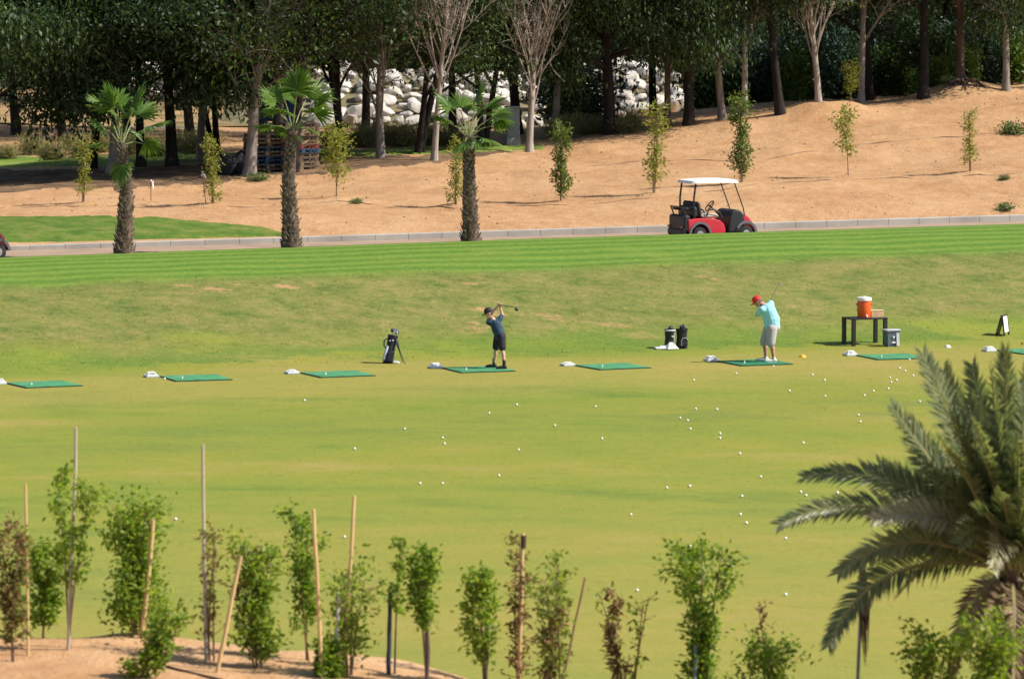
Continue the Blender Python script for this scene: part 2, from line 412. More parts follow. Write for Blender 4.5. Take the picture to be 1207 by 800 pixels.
# green verge behind the kerb on the left and the grass strip behind the trees
def patch(name, near, far, m, lift, cols=260, rows=14, jag=1.2, seed=0):
    rg = np.random.default_rng(seed); xn = np.linspace(max(near[0][0], far[0][0]), min(near[-1][0], far[-1][0]), cols)
    def rough(k): 
        q = np.convolve(rg.normal(size=cols + 30), np.ones(5) / 5, 'same')[15:-15] * .9 + np.convolve(rg.normal(size=cols + 30), np.ones(19) / 19, 'same')[15:-15] * 2
        return q * k
    a = np.interp(xn, *zip(*near)) + rough(jag); b = np.interp(xn, *zip(*far)) + rough(jag)
    vs = []; fs = []
    for i in range(cols):
        p0, p1 = G(xn[i], max(a[i], b[i] + .05)), G(xn[i], b[i])
        for j in range(rows):
            q = p0.lerp(p1, j / (rows - 1)); e = min(j, rows - 1 - j); vs.append((q.x, q.y, hgt(q.x, q.y) + lift * min(1, e / 2) - (.02 if e == 0 else 0)))
    for i in range(cols - 1):
        for j in range(rows - 1): k = i * rows + j; fs.append((k, k + rows, k + rows + 1, k + 1))
    return tag(MB().add(vs, fs).build(name, m), kind='structure')
M_VERGE = mat_ground('verge_turf', [(.35, (.058, .110, .018)), (.5, (.092, .150, .025)), (.65, (.155, .17, .042))], 1.3, .08)
patch('verge', [(-160, 290.2), (40, 286.8), (180, 283.2), (338, 278.2)], [(-160, 256), (40, 254), (120, 255), (200, 258), (260, 262), (310, 268), (338, 277.5)], M_VERGE, .06, jag=.5)
M_STRIP = mat_ground('strip_grass', [(.35, (.09, .165, .025)), (.5, (.15, .215, .04)), (.65, (.23, .24, .07))], .8, .08)  # light green grass of the strip
patch('grass_strip', [(-80, 199), (30, 198), (80, 197), (150, 195.5), (235, 192), (380, 186), (470, 183), (560, 181), (640, 176)], [(-80, 184), (60, 184), (150, 182), (235, 180), (380, 178.5), (470, 175), (560, 173), (640, 172)], M_STRIP, .06, jag=.9, seed=1)
# leaf litter under the belt, its dark brown painting in the tree shade
M_SHADED_LITTER = mat_ground('shaded_litter', [(.35, (.09, .058, .036)), (.5, (.14, .09, .055)), (.65, (.24, .15, .085))], .9, .09)
patch('shaded_litter', [(-120, 228), (60, 226), (170, 224), (250, 218), (300, 211), (400, 203), (480, 196), (560, 187), (640, 172)], [(-120, 200.5), (60, 198.6), (150, 196.6), (235, 193.2), (380, 187.2), (470, 184), (560, 180), (640, 170)], M_SHADED_LITTER, .03, jag=2.2, seed=2)

# standing blades and tufts that give the mown turf its grain
def tufts(name, n, fx, fw, hmin, hmax, wid, seed, label):
    rg = np.random.default_rng(seed); w = fw(rg, n); x = fx(rg, n, w); y = 119.5 + x * TAN + w
    keep = (np.abs(x) < .1125 * y + .5) & (y > 64.5); x, y, w = x[keep], y[keep], w[keep]; n = len(x)
    z = hgt_w(x, w) - .008; C = np.stack([x, y, z], -1); D = rg.normal(size=(n, 3)) * .8; D[:, 2] = 1
    V, F = leaf_arrays(C, D, 1.0, 1.0, rg); V = V.reshape(n, 4, 3); h = rg.uniform(hmin, hmax, (n, 1, 1)); s = np.array([wid, wid, 1])
    V = C[:, None, :] + (V - C[:, None, :]) * h * np.array([wid / .06, wid / .06, 1])
    return tag(link(bpy.data.objects.new(name, np_mesh(name, V.reshape(-1, 3), F, M_BLADES))), label, 'grass', kind='stuff')
tufts('range_grass', 80000, lambda g, n, w: g.uniform(-14, 14.5, n), lambda g, n: -57 + 60 * np.sqrt(g.uniform(0, 1, n)), .010, .026, .05, 1, 'short yellowing grass blades of the practice range')
tufts('bank_grass', 16000, lambda g, n, w: g.uniform(-15, 16, n), lambda g, n: g.uniform(3, 12.2, n), .014, .04, .07, 2, 'rough tufted grass on the bank behind the mats')

# foreground sand rise the photograph is taken across
def fg_h(x, y):
    x = np.asarray(x, float); y = np.asarray(y, float)
    px = CX + x / 60.0 * F_PX
    top = np.interp(px, [-800, 0, 130, 250, 430, 520, 570, 650, 800, 1200, 2000], [1.6, 1.68, 1.67, 1.57, 1.42, 1.29, 1.10, .85, .55, .42, .4])
    edge = np.interp(px, [0, 130, 430, 600, 1200], [59.2, 59.2, 59.0, 58.8, 58.5]) + .25 * wav(x, 0 * x, 1.4)
    t = np.clip((y - edge) / 4.5, 0, 1); fall = 1 - t * t * (3 - 2 * t)
    return -.12 + (top + .12) * fall + .02 * wav(x, y, .8) * fall + .015 * wav(x, y, 3.5) * fall
xs = np.concatenate([[-60, -30], np.arange(-14, 14, .15), [30, 60]]); ys = np.concatenate([[-30, 0, 30, 45], np.arange(50, 66, .15), [68]])
X, Y = np.meshgrid(xs, ys); V = np.stack([X, Y, fg_h(X, Y)], -1).reshape(-1, 3); nx = len(xs)
I = (np.arange(len(ys) - 1)[:, None] * nx + np.arange(nx - 1)[None, :]).ravel()
tag(link(bpy.data.objects.new('sand_rise', np_mesh('sand_rise', V, np.stack([I, I + 1, I + nx + 1, I + nx], -1), mat_sand('near_sand', 1.08), True))), kind='structure')
FG = lambda x, y: float(fg_h(x, y))
# clods and stones strewn over the sand
rg = np.random.default_rng(21); N = 1100; w = rg.uniform(23, 56, N); x = rg.uniform(-16, 21, N); k = rg.random(N) < np.clip(.35 + .5 * np.sin(x * .9) * np.cos(w * .6), .08, 1); x, w = x[k], w[k]; N = len(x)
z = hgt_w(x, w); y = 119.5 + x * TAN + w; s = rg.uniform(.018, .05, N)
dirs = np.array([(1, 0, 0), (0, 1, 0), (-1, 0, 0), (0, -1, 0), (0, 0, 1), (0, 0, -1)], float)
V = np.stack([x, y, z], -1)[:, None, :] + dirs[None] * s[:, None, None] * rg.uniform(.6, 1.5, (N, 6, 1)); base = np.array([(0, 1, 4), (1, 2, 4), (2, 3, 4), (3, 0, 4), (1, 0, 5), (2, 1, 5), (3, 2, 5), (0, 3, 5)])
F = (np.arange(N)[:, None, None] * 6 + base[None]).reshape(-1, 3)
tag(link(bpy.data.objects.new('sand_clods', np_mesh('sand_clods', V.reshape(-1, 3), F, mat('clod', (.33, .20, .11), .95, .25, 1.0)))), 'clods and small stones strewn over the sand slope', 'clods', kind='stuff')

# ------------------------------------------------------------------ trees of the belt
L_DARK = leaf_mat('foliage_dark', [(.014, .032, .015), (.025, .052, .019), (.040, .078, .023), (.075, .125, .028)], .28)
L_GREY = leaf_mat('foliage_grey', [(.026, .036, .024), (.042, .056, .032), (.070, .082, .044)], .22)
L_BLUE = leaf_mat('foliage_bluish', [(.018, .042, .036), (.030, .066, .050), (.055, .095, .058)], .22)
L_FRESH = leaf_mat('foliage_fresh', [(.055, .105, .018), (.09, .155, .026), (.14, .20, .036)], .35)
L_FRESH2 = leaf_mat('foliage_mid', [(.036, .072, .016), (.062, .115, .022), (.10, .165, .030)], .35)
M_BARK_D = mat('bark_dark', (.034, .027, .024), .95, .25, 5, .03, bscale=14, stretch=(1, 1, .25), spec=.15)
M_BARK_G = mat('bark_grey', (.27, .23, .20), .95, .22, 5, .03, bscale=14, stretch=(1, 1, .25), spec=.15)
M_BARK_B = mat('bark_bleached', (.38, .325, .28), .95, .2, 5, .03, bscale=14, stretch=(1, 1, .25), spec=.15)
M_BARK_R = mat('bark_reddish', (.13, .085, .068), .95, .25, 5, .03, bscale=14, stretch=(1, 1, .25), spec=.15)
M_BARK_P = mat('bark_pale_mottled', (.52, .48, .43), .95, .3, 3, .03, col2=(.12, .10, .08), bscale=14, spec=.15)

def grow(rng, start, d, length, r0, r1, n, bend, up, wob=.12):
    pts = [Vector(start)]; d = Vector(d).normalized(); rad = [r0]; b = Vector(rng.normal(size=3)) * bend
    for i in range(n):
        d = (d + (b + Vector((0, 0, up)) + Vector(rng.normal(size=3)) * wob) / n).normalized()
        pts.append(pts[-1] + d * length / n); rad.append(r0 + (r1 - r0) * (i + 1) / n)
    return pts, rad, d
def make_tree(seed, fan=0, H=11.0, r=.2, fork=3.0, stems=1, limbs=6, spread=.75, up=.5, nleaf=9000, leaf=(.20, .085), sig=.42,
              low=2.4, bare=False, twigs=5, bark=None, lm=None, lean=(0, 0), droop=.15, limb_r=.45, sub=6):
    """trunk mesh (stems, limbs, branches, twigs) and crown mesh (loose clumps of leaves at the twig ends)"""
    rng = np.random.default_rng(seed); w = MB(); tips = []
    for sidx in range(stems):
        a = rng.uniform(0, 6.28); off = Vector((math.cos(a), math.sin(a), 0)) * (r * .7 if stems > 1 else 0)
        d0 = Vector((lean[0] + (off.x * .9 if stems > 1 else 0) + rng.normal() * .05, lean[1] + off.y * .9 + rng.normal() * .05, 1))
        rr = r * (.72 if stems > 1 else 1) * rng.uniform(.85, 1.1)
        pts, rad, d = grow(rng, off + Vector((0, 0, -.35)), d0, H * .82 + .35, rr * 1.05, rr * .16, 12, .15, .25, .16)
        rad[0] *= 1.55; rad[1] *= 1.03
        w.tube(pts, rad, 9)
        trunk = list(zip(pts, rad))
        for li in range(limbs):
            t = fork / H + ((1 - fork / H) * ((li + rng.uniform(0, .8)) / limbs) ** 1.15 if not fan else fan * (li + rng.uniform(0, .8)) / limbs)
            f = min(t * .82 / .86, .985) * 12; i = int(f); p = pts[i].lerp(pts[min(i + 1, 12)], f - i); rr2 = rad[min(i, 12)]
            an = li * 2.4 + rng.uniform(-.5, .5) + sidx * 1.3
            dd = Vector((math.cos(an) * spread, math.sin(an) * spread, up))
            ln = H * ((.42 - .22 * t) if not fan else .62 - .4 * t) * rng.uniform(.8, 1.25)
            lp, lr, ld = grow(rng, p, dd, ln, max(rr2 * limb_r * 1.25, .03), .022, 7, .3, (.55 if bare else .12), .22)
            w.tube(lp, lr, 6)
            for si in range(sub):
                k = rng.integers(2, 7); an2 = rng.uniform(0, 6.28)
                sdv = ((lp[k + 1] - lp[k]).normalized() if k < 7 else ld) + Vector((math.cos(an2), math.sin(an2), rng.uniform(-.25, .6))) * .75
                sl = ln * rng.uniform(.28, .5)
                sp_, sr, sd_ = grow(rng, lp[k], sdv, sl, max(lr[k] * .55, .014), .009, 4, .3, (.5 if bare else -droop), .3)
                w.tube(sp_, sr, 4, cap=False)
                for q in (2, 3, 4): tips.append((sp_[q], (sp_[q] - sp_[q - 1])))
                for _ in range(twigs):
                    kq = rng.integers(1, 4)
                    td = (sp_[kq + 1] - sp_[kq]).normalized() + Vector(rng.normal(size=3)) * .6
                    tp, tr, _d = grow(rng, sp_[kq], td, sl * rng.uniform(.35, .7), .011, .004, 3, .2, (.4 if bare else -droop), .3)
                    w.tube(tp, tr, 3, cap=False); tips.append((tp[-1], tp[-1] - tp[-2]))
    tm = w.mesh('trunk', bark or M_BARK_D)
    if nleaf <= 0: return tm, None
    T = np.array([p for p, _ in tips]); Dv = np.array([d.normalized() for _, d in tips])
    keep = T[:, 2] > low; T, Dv = T[keep], Dv[keep]
    cl = rng.choice(len(T), max(int(len(T) * .85), 1), replace=False)
    per = rng.dirichlet(np.ones(len(cl)) * 1.6) * nleaf
    ids = np.repeat(cl, per.astype(int) + 1)
    C = T[ids] + rng.normal(size=(len(ids), 3)) * np.array([sig, sig, sig * .8])
    C = C[C[:, 2] > low - .5]
    D = rng.normal(size=(len(C), 3)) * .8 + np.array([0, 0, -droop * 3])
    V, F = leaf_arrays(C, D, leaf[0], leaf[1], rng, .1)
    return tm, np_mesh('crown', V, F, lm or L_DARK)

PROTO = {
    'twiggy': [make_tree(s, H=10, r=.19, fork=1.7, fan=.5, limbs=14, spread=.32, up=.85, nleaf=5600, leaf=(.2, .085), sig=.5, low=3.2, twigs=6, bark=M_BARK_G, lm=L_FRESH2, droop=.15, limb_r=.17, sub=7) for s in (81, 82)],
    'dense': [make_tree(s, H=11.5, r=.21, fork=2.9, limbs=9, spread=.9, up=.42, nleaf=n_, leaf=(.19, .072), sig=.5, low=l_, droop=d_, sub=7) for s, l_, d_, n_ in ((1, .7, .6, 34000), (2, 2.3, .4, 24000), (3, 2.3, .4, 24000))],
    'fork': [make_tree(s, H=11, r=.21, fork=2.6, stems=2, limbs=7, spread=.8, up=.5, nleaf=15000, leaf=(.17, .065), sig=.5, low=2.8, droop=.2, sub=6) for s in (11, 12)],
    'high': [make_tree(s, H=12.5, r=.19, fork=4.2, limbs=9, spread=.85, up=.45, nleaf=18000, leaf=(.18, .07), sig=.5, low=4.3, droop=.22, sub=7) for s in (21, 22)],
    'bare': [make_tree(s, H=10, r=.125, fork=f_, fan=.26, limbs=13, spread=.36, up=.8, nleaf=0, bare=True, twigs=6, bark=M_BARK_G, limb_r=.2, sub=11) for s, f_ in ((31, 2.0), (32, 2.9))],
    'sparse': [make_tree(s, H=10.5, r=.15, fork=2.6, limbs=9, spread=.6, up=.65, nleaf=5600, leaf=(.2, .085), sig=.42, low=2.9, twigs=4, bark=M_BARK_G, lm=L_FRESH2, droop=.1) for s in (41, 42)],
    'drab': [make_tree(s, H=11, r=.145, fork=2.7, limbs=10, spread=.55, up=.65, limb_r=.32, nleaf=9000, leaf=(.17, .06), sig=.5, low=3.2, twigs=6, bark=M_BARK_G, lm=L_GREY, droop=.3) for s in (51, 52)],
}
def plant_tree(name, kind, i, px, py, label, rz, s=1.0, bark=None, group=None, cat='tree', Y=None, sz=None):
    p = G(px, py) if Y is None else Vector((P(px, py, Y).x, Y, 0))
    if Y is not None: p.z = hgt(p.x, p.y)
    tm, cm = PROTO[kind][i % len(PROTO[kind])]
    t = thing(name, label, cat, (p.x, p.y, p.z), rz, group, s)
    if sz: t.scale = (s, s, sz)
    tr = link(bpy.data.objects.new('trunk', tm), t)
    if bark: tr.material_slots[0].link = 'OBJECT'; tr.material_slots[0].material = bark
    if cm: link(bpy.data.objects.new('crown', cm), t)
    return t
GB = 'trees along the edge of the sand slope'
front = [
    ('evergreen_tree', 'dense', 0, -42, 213, 'big leafy evergreen tree hanging into view at the left edge of the photo', .3, 1.0, None),
    ('evergreen_tree', 'high', 0, 107, 198, 'dark evergreen tree rising just left of the leftmost fan palm, behind it', 1.2, .95, None),
    ('evergreen_tree', 'high', 1, 131, 205, 'evergreen tree with greyish trunk half hidden behind the leftmost fan palm', 2.2, .9, M_BARK_G),
    ('evergreen_tree', 'dense', 1, 166, 197, 'slim dark evergreen tree just right of the leftmost fan palm', 4.0, .9, None),
    ('evergreen_tree', 'dense', 2, 203, 196, 'dark evergreen tree with low side branch between the two left fan palms', 5.0, 1.0, None),
    ('evergreen_tree', 'fork', 0, 258, 187, 'dark evergreen tree left of the pallets, behind the thick grey trunk', 3.0, .85, None),
    ('broadleaf_tree', 'twiggy', 0, 293, 208, 'thick grey trunked tree with twiggy stems standing in front of the pallets', .6, 1.1, M_BARK_G),
    ('broadleaf_tree', 'sparse', 1, 328, 194, 'light green leafy tree rising behind the pallets', 2.2, 1.0, M_BARK_G),
    ('broadleaf_tree', 'sparse', 0, 236, 190, 'light green leafy tree between the dark side branched evergreen and the thick grey trunk', 4.2, .95, M_BARK_G),
    ('evergreen_tree', 'high', 1, 344, 203, 'dark evergreen tree added to shade the left ground, trunk hidden behind the middle fan palm', 1.7, .95, None),  # extra tree put in to shade the ground at left
    ('evergreen_tree', 'fork', 1, 408, 186, 'dark forked evergreen tree right of the pallets', 1.0, 1.05, None),
    ('broadleaf_tree', 'twiggy', 1, 450, 187, 'slender grey trunked tree between two dark forked evergreens', 2.4, .8, M_BARK_G),
    ('evergreen_tree', 'fork', 0, 488, 181, 'dark forked evergreen tree left of the tall bare trunk in front of white boulders', 4.6, .95, None),
    ('bare_tree', 'bare', 1, 511, 190, 'tall leafless grey tree just left of the rightmost fan palm', 1.0, 1.0, M_BARK_B),
    ('evergreen_tree', 'fork', 1, 566, 172, 'dark evergreen tree rising behind the crown of the rightmost fan palm', 3.4, .95, None),
    ('evergreen_tree', 'high', 0, 611, 158, 'thick dark evergreen trunk directly behind the leafless fan shaped tree', 5.0, 1.15, None),
    ('bare_tree', 'bare', 0, 624, 179, 'leafless grey tree with broad fan of upright branches beside the grey cabinet', .2, 1.08, M_BARK_B),
    ('evergreen_tree', 'high', 1, 652, 160, 'thin grey trunked evergreen tree left of the bushy shrub before the boulders', 2.0, .75, M_BARK_G),
    ('evergreen_tree', 'dense', 0, 719, 157, 'straight dark trunked evergreen tree standing before the white boulders on the right', 3.8, 1.0, None),
    ('broadleaf_tree', 'sparse', 0, 787, 150, 'reddish slender tree with light green leaves in front of the white boulders', 5.2, .85, M_BARK_R),
    ('evergreen_tree', 'dense', 1, 812, 148, 'thick dark evergreen tree at the right end of the white boulders', 1.5, 1.05, None),
    ('broadleaf_tree', 'sparse', 1, 852, 141, 'grey forked tree with sparse light leaves right of the boulders', .4, .95, M_BARK_G),
    ('broadleaf_tree', 'drab', 0, 877, 137, 'pale mottled trunked tree behind the sapling above the golf cart', 3.0, .95, M_BARK_P),
    ('evergreen_tree', 'high', 0, 921, 134, 'dark trunked evergreen tree left of the leafless tree on its dirt mound', 4.4, 1.0, None),
    ('bare_tree', 'bare', 0, None, 'bare_c', 'leafless grey tree standing on a low sand mound', 2.7, 1.0, M_BARK_B),
    ('broadleaf_tree', 'drab', 1, 1015, 121, 'leaning grey trunked tree right of the leafless tree on its mound', 5.5, 1.05, M_BARK_G),
    ('evergreen_tree', 'dense', 2, 1026, 118, 'dark trunked evergreen tree just behind the leaning grey trunk', .9, .95, None),
    ('evergreen_tree', 'high', 1, 1088, 116, 'dark evergreen tree left of the tree with exposed roots', 2.9, 1.0, None),
    ('broadleaf_tree', 'sparse', 0, None, 'rooted', 'grey tree with fresh green leaves and exposed roots on the high sand mound', 1.9, 1.1, M_BARK_R),
    ('broadleaf_tree', 'drab', 0, 1186, 107, 'grey forked tree standing nearest the right edge at the top of the slope', 4.1, 1.05, M_BARK_G),
    ('evergreen_tree', 'dense', 1, 1250, 104, 'evergreen tree with crown reaching in at the right edge of the photo', 3.3, 1.0, None),
]
for nm, k, i, px, py, lb, rz, s, bk in front:
    wide_crown = nm == 'evergreen_tree' and px is not None and px < 480
    if px is None:
        p = MOUND_TREES[py]; t = plant_tree(nm, k, i, 600, 200, lb, rz, s, bk, GB)
        t.location = (p.x, p.y, hgt(p.x, p.y) - .05)
    else:
        t_ = plant_tree(nm, k, i, px, py, lb, rz, s, bk, GB)
        if wide_crown: [setattr(c_, 'scale', (1.4, 1.4, 1)) for c_ in t_.children if c_.name.startswith('crown')]  # left crowns widened to throw more shade on the ground
# rows of evergreens further back: left, middle and right of the belt
_r = random.Random(5); n = 0
for px, Y, s in [(-60, 186, 1), (20, 192, 1.05), (75, 189, .95), (150, 194, 1), (225, 190, 1.05), (300, 196, 1.05), (350, 188, .9), (430, 196, 1), (535, 194, .95), (680, 191, .95), (772, 193, .95), (838, 189, 1.0),
                 (890, 188, 1), (945, 193, 1.05), (985, 188, 1), (1045, 194, 1.1), (1110, 192, 1), (1150, 197, 1.05), (1215, 193, 1.1), (1290, 190, 1), (915, 196, 1.1), (1012, 199, 1.1), (1075, 200, 1.15),
                 (1170, 202, 1.0), (-20, 214, 1.1), (60, 218, 1.1), (130, 222, 1.1), (215, 219, 1.1), (300, 234, 1.1), (390, 236, 1.1), (470, 237, 1.15), (560, 236, 1.1), (640, 238, 1.15), (720, 236, 1.1), (800, 238, 1.15), (870, 237, 1.15), (940, 236, 1.2), (1020, 238, 1.2), (1250, 212, 1.1)]:
    zone = 'behind the pallets and left fan palms' if px < 400 else 'behind the white boulders' if px < 850 else 'behind the top of the sand slope at right'
    k = ['dense', 'high', 'dense', 'fork'][n % 4]; i_ = n % 2 + (1 if k == 'dense' else 0); j_ = n
    plant_tree('evergreen_tree', 'high' if (px < 850 and Y < 210) else k, i_, px, 100, 'dark evergreen of the back row ' + zone, _r.uniform(0, 6.28), s, None, 'back row of evergreens, ' + ('left' if px < 400 else 'middle' if px < 850 else 'right'), Y=Y)
    n += 1

# shrubs at the foot of the belt
def make_shrub(seed, h, w, nleaf, lm, leaf=(.16, .06), stems=9):
    rng = np.random.default_rng(seed); b = MB(); C = []
    for i in range(stems):
        a = rng.uniform(0, 6.28); s = rng.uniform(.2, 1)
        pts, rad, d = grow(rng, (0, 0, -.05), (math.cos(a) * s * w / h, math.sin(a) * s * w / h, 1), h * rng.uniform(.6, 1.0), .025, .006, 6, .2, .1, .2)
        b.tube(pts, rad, 4, cap=False)
        for p in pts[1:]: C.append(p)
    C = np.array(C); m = nleaf
    ids = rng.integers(0, len(C), m); Q = C[ids] + rng.normal(size=(m, 3)) * np.array([w * .22, w * .22, h * .12]); Q[:, 2] = np.abs(Q[:, 2]) + .02
    V, F = leaf_arrays(Q, rng.normal(size=(m, 3)) + np.array([0, 0, .5]), leaf[0], leaf[1], rng)
    return b.mesh('stems', M_BARK_D), np_mesh('foliage', V, F, lm)
SHR = {'blue': [make_shrub(s, 2.6, 1.7, 4200, L_BLUE, (.24, .07)) for s in (61, 62)], 'dark': [make_shrub(s, 2.4, 1.6, 4200, L_DARK, (.22, .09)) for s in (63,)],
       'weed': [make_shrub(s, .8, 1.1, 1600, leaf_mat('weed_grass', [(.14, .15, .055), (.22, .21, .09), (.30, .27, .13)], .3), (.34, .022), 14) for s in (64, 65)],
       'fresh': [make_shrub(s, 1.7, .9, 1500, L_FRESH, (.18, .075)) for s in (66,)],
       'low': [make_shrub(s, .4, .6, 700, leaf_mat('dusty_leaf', [(.10, .14, .05), (.16, .20, .08), (.22, .25, .11)], .3), (.12, .04)) for s in (67,)]}
def shrub(kind, i, px, py, label, s=1.0, Y=None, group=None, name='shrub', sz=None):
    p = G(px, py) if Y is None else P(px, py, Y)
    z = hgt(p.x, p.y); sm, fm = SHR[kind][i % len(SHR[kind])]
    t = thing(name, label, 'shrub', (p.x, p.y, z), (px * .7) % 6.28, group, s)
    if sz: t.scale = (s, s, sz)
    link(bpy.data.objects.new('stems', sm), t); link(bpy.data.objects.new('foliage', fm), t); return t
shrub('blue', 0, 693, 155, 'bushy blue green shrub just left of the boulders on the right', 1.7, Y=189, sz=1.25)
shrub('dark', 0, 672, 150, 'dark shrub between the thin grey trunk and the boulders', 1.0, Y=188)
for i, px in enumerate((835, 862, 900, 930, 948, 985, 1005, 1042, 1062, 1098, 1120, 1156, 1176, 1205, 1232)):
    shrub('blue' if i % 3 else 'dark', i, px, 110, 'bluish green shrub under the dark trees behind the crest at right' if i % 3 else 'dark leafy shrub under the trees behind the crest at right',
          1.0 + .35 * ((i * 7) % 5) / 5, Y=181 + (i * 5) % 9, group='shrubs under the right hand trees')
for i, (px, Y, s) in enumerate(((938, 180, .9), (955, 183, 1.1), (1060, 183, 1.0), (1108, 179, .65), (1078, 178, .5), (1205, 181, .9), (1142, 178, .8))):
    shrub('fresh', 0, px, 110, 'yellowish green bush catching the sun under the dark trees at right', s * 1.2, Y=Y, group='sunlit bushes under the right hand trees')
for i, (px, py) in enumerate([(8, 188), (38, 182), (62, 190), (85, 176), (96, 186), (118, 180), (150, 182), (172, 176), (184, 186), (215, 178), (232, 182), (245, 172), (388, 172), (425, 173), (437, 168), (452, 170), (468, 168), (478, 172), (500, 170), (520, 168), (536, 172), (660, 163), (676, 159), (690, 158), (706, 156), (742, 155)]):
    shrub('weed', i, px, py, 'clump of pale dry weeds on the ground behind the tree trunks', .75 + .3 * ((i * 3) % 4) / 4, group='dry weeds behind the trunks', name='weed_clump')
shrub('low', 0, 305, 213, 'low dusty green shrub at the foot of the thick grey trunk', 1.0, sz=.8)
shrub('low', 0, 1195, 158, 'low spreading green shrub on the sand at the right edge', 1.3)
shrub('low', 0, 1185, 248, 'small grey green weed on the sand just above the kerb at right', .75)
shrub('low', 0, 1184, 212, 'tiny green weed halfway up the sand slope at right', .5)
shrub('low', 0, 420, 240, 'tiny weed on the sand right of the bushy sapling', .5)
shrub('low', 0, 1117, 98, 'dark leafy weed on the flank of the high sand mound', .8)
# exposed roots on the mound
rp = MOUND_TREES['rooted']; rb = MB(); rng = np.random.default_rng(8)
for i in range(12):
    x0 = rng.uniform(-.6, .9); pts = []
    for k in range(6):
        t = k / 5; x_ = rp.x + x0 * (.3 + t) + rng.normal() * .06; y_ = rp.y - .1 - t * rng.uniform(.6, 1.5); pts.append((x_, y_, hgt(x_, y_) + .07 - .03 * t))
    rb.tube(pts, [.06, .05, .045, .035, .025, .012], 5)
tag(rb.build('exposed_roots', M_BARK_R), 'tangle of brown exposed roots hanging down the front of the high sand mound', 'roots')

# saplings planted on the slope
L_SAP = leaf_mat('sapling_leaf', [(.16, .20, .036), (.24, .275, .05), (.32, .33, .075)], .45)
M_TWIG = mat('twig', (.22, .14, .085), .9, .2, 8)
M_STAKE = mat('bamboo_stake', (.64, .46, .22), .7, .18, 3, stretch=(1, 1, .4), col2=(.48, .32, .15))
M_STAKE2 = mat('weathered_stake', (.50, .42, .34), .85, .2, 4, stretch=(1, 1, .3))
M_STAKE3 = mat('blue_stake', (.035, .045, .085), .6, .25, 4, stretch=(1, 1, .3))
def make_sapling(seed, h, w, nleaf, lm, leaf, lo=.25, hi=1.0, shape='column', stems=2, extra=None, sig=None, lean=(0, 0), side=0.0):
    rng = np.random.default_rng(seed); b = MB(); C = []; Dd = []
    for s in range(stems):
        a = rng.uniform(0, 6.28)
        pts, rad, d = grow(rng, (math.cos(a) * .03 * s, math.sin(a) * .03 * s, -.06), (lean[0] + rng.normal() * .06, lean[1] + rng.normal() * .06, 1), h * rng.uniform(.86, 1.0), .009 + .004 * h, .005, 9, .12, .15, .12)
        b.tube(pts, rad, 5)
        nb = 16
        for i in range(nb):
            t = lo + (hi - lo) * (i + rng.uniform(0, 1)) / nb
            f = min(t * 9, 8.99); k = int(f); p = pts[k].lerp(pts[k + 1], f - k)
            prof = {'column': .75 + .25 * math.sin(t * 9), 'ball': math.sin(math.pi * min(max((t - lo) / (hi - lo), .02), .98)) ** .6, 'cone': 1.15 - t * .85}[shape]
            an = rng.uniform(0, 6.28)
            bp, br, bd = grow(rng, p, (math.cos(an), math.sin(an), rng.uniform(.2, .9)), w * prof * rng.uniform(.55, 1.15), .008, .003, 4, .25, .15, .25)
            b.tube(bp, br, 3, cap=False)
            for q in bp[1:]: C.append(q); Dd.append(bd)
    C = np.array(C); Dd = np.array(Dd); n_ = nleaf; ids = rng.integers(0, len(C), n_)
    sg = sig or w * .22; Q = C[ids] + rng.normal(size=(n_, 3)) * sg; D = Dd[ids] + rng.normal(size=(n_, 3)) * .8
    if lean[0] or lean[1]: pass
    V, F = leaf_arrays(Q, D, leaf[0], leaf[1], rng, .15)
    return b.mesh('stem', M_TWIG), np_mesh('foliage', V, F, lm)
SAPM = [make_sapling(71, 2.2, .34, 800, L_SAP, (.11, .042), lo=.12, stems=3), make_sapling(72, 2.2, .32, 1100, L_SAP, (.11, .042), lo=.06, stems=3), make_sapling(73, 2.2, .66, 1000, L_SAP, (.13, .055), lo=.3, shape='ball', stems=2),
        make_sapling(74, 2.2, .30, 1700, leaf_mat('sapling_leaf_green', [(.07, .12, .024), (.11, .17, .034), (.16, .21, .05)], .35), (.11, .04), lo=.08, stems=3), make_sapling(75, 2.2, .5, 800, L_SAP, (.12, .05), lo=.35, shape='ball', stems=1)]
sap_lab = ['slim yellowish sapling on the sand behind the leftmost fan palm', 'slim sapling on the sand in front of the dark heap left of the pallets', 'bushy sapling on the sand right of the middle fan palm and pallets',
           'yellowish sapling just left of the rightmost fan palm trunk', 'dense narrow sapling on the sand between the rightmost fan palm and the golf cart', 'tall thin open sapling left of the golf cart roof',
           'dense narrow sapling directly behind the golf cart roof', 'round topped open sapling halfway up the sand right of the golf cart', 'thin broken sapling below the tree with exposed roots', 'bushy brown stemmed sapling at the crest right of the leafless tree on its mound']
for i, ((p, hpx), mi) in enumerate(zip(SAP_POS, [0, 1, 2, 1, 3, 0, 3, 4, 0, 2])):
    z = hgt(p.x, p.y); s = hpx * p.y / F_PX / 2.2
    t = thing('sapling', sap_lab[i], 'sapling', (p.x, p.y, z), i * 1.3, 'saplings on the sand slope', s)
    link(bpy.data.objects.new('stem', SAPM[mi][0]), t); link(bpy.data.objects.new('foliage', SAPM[mi][1]), t)
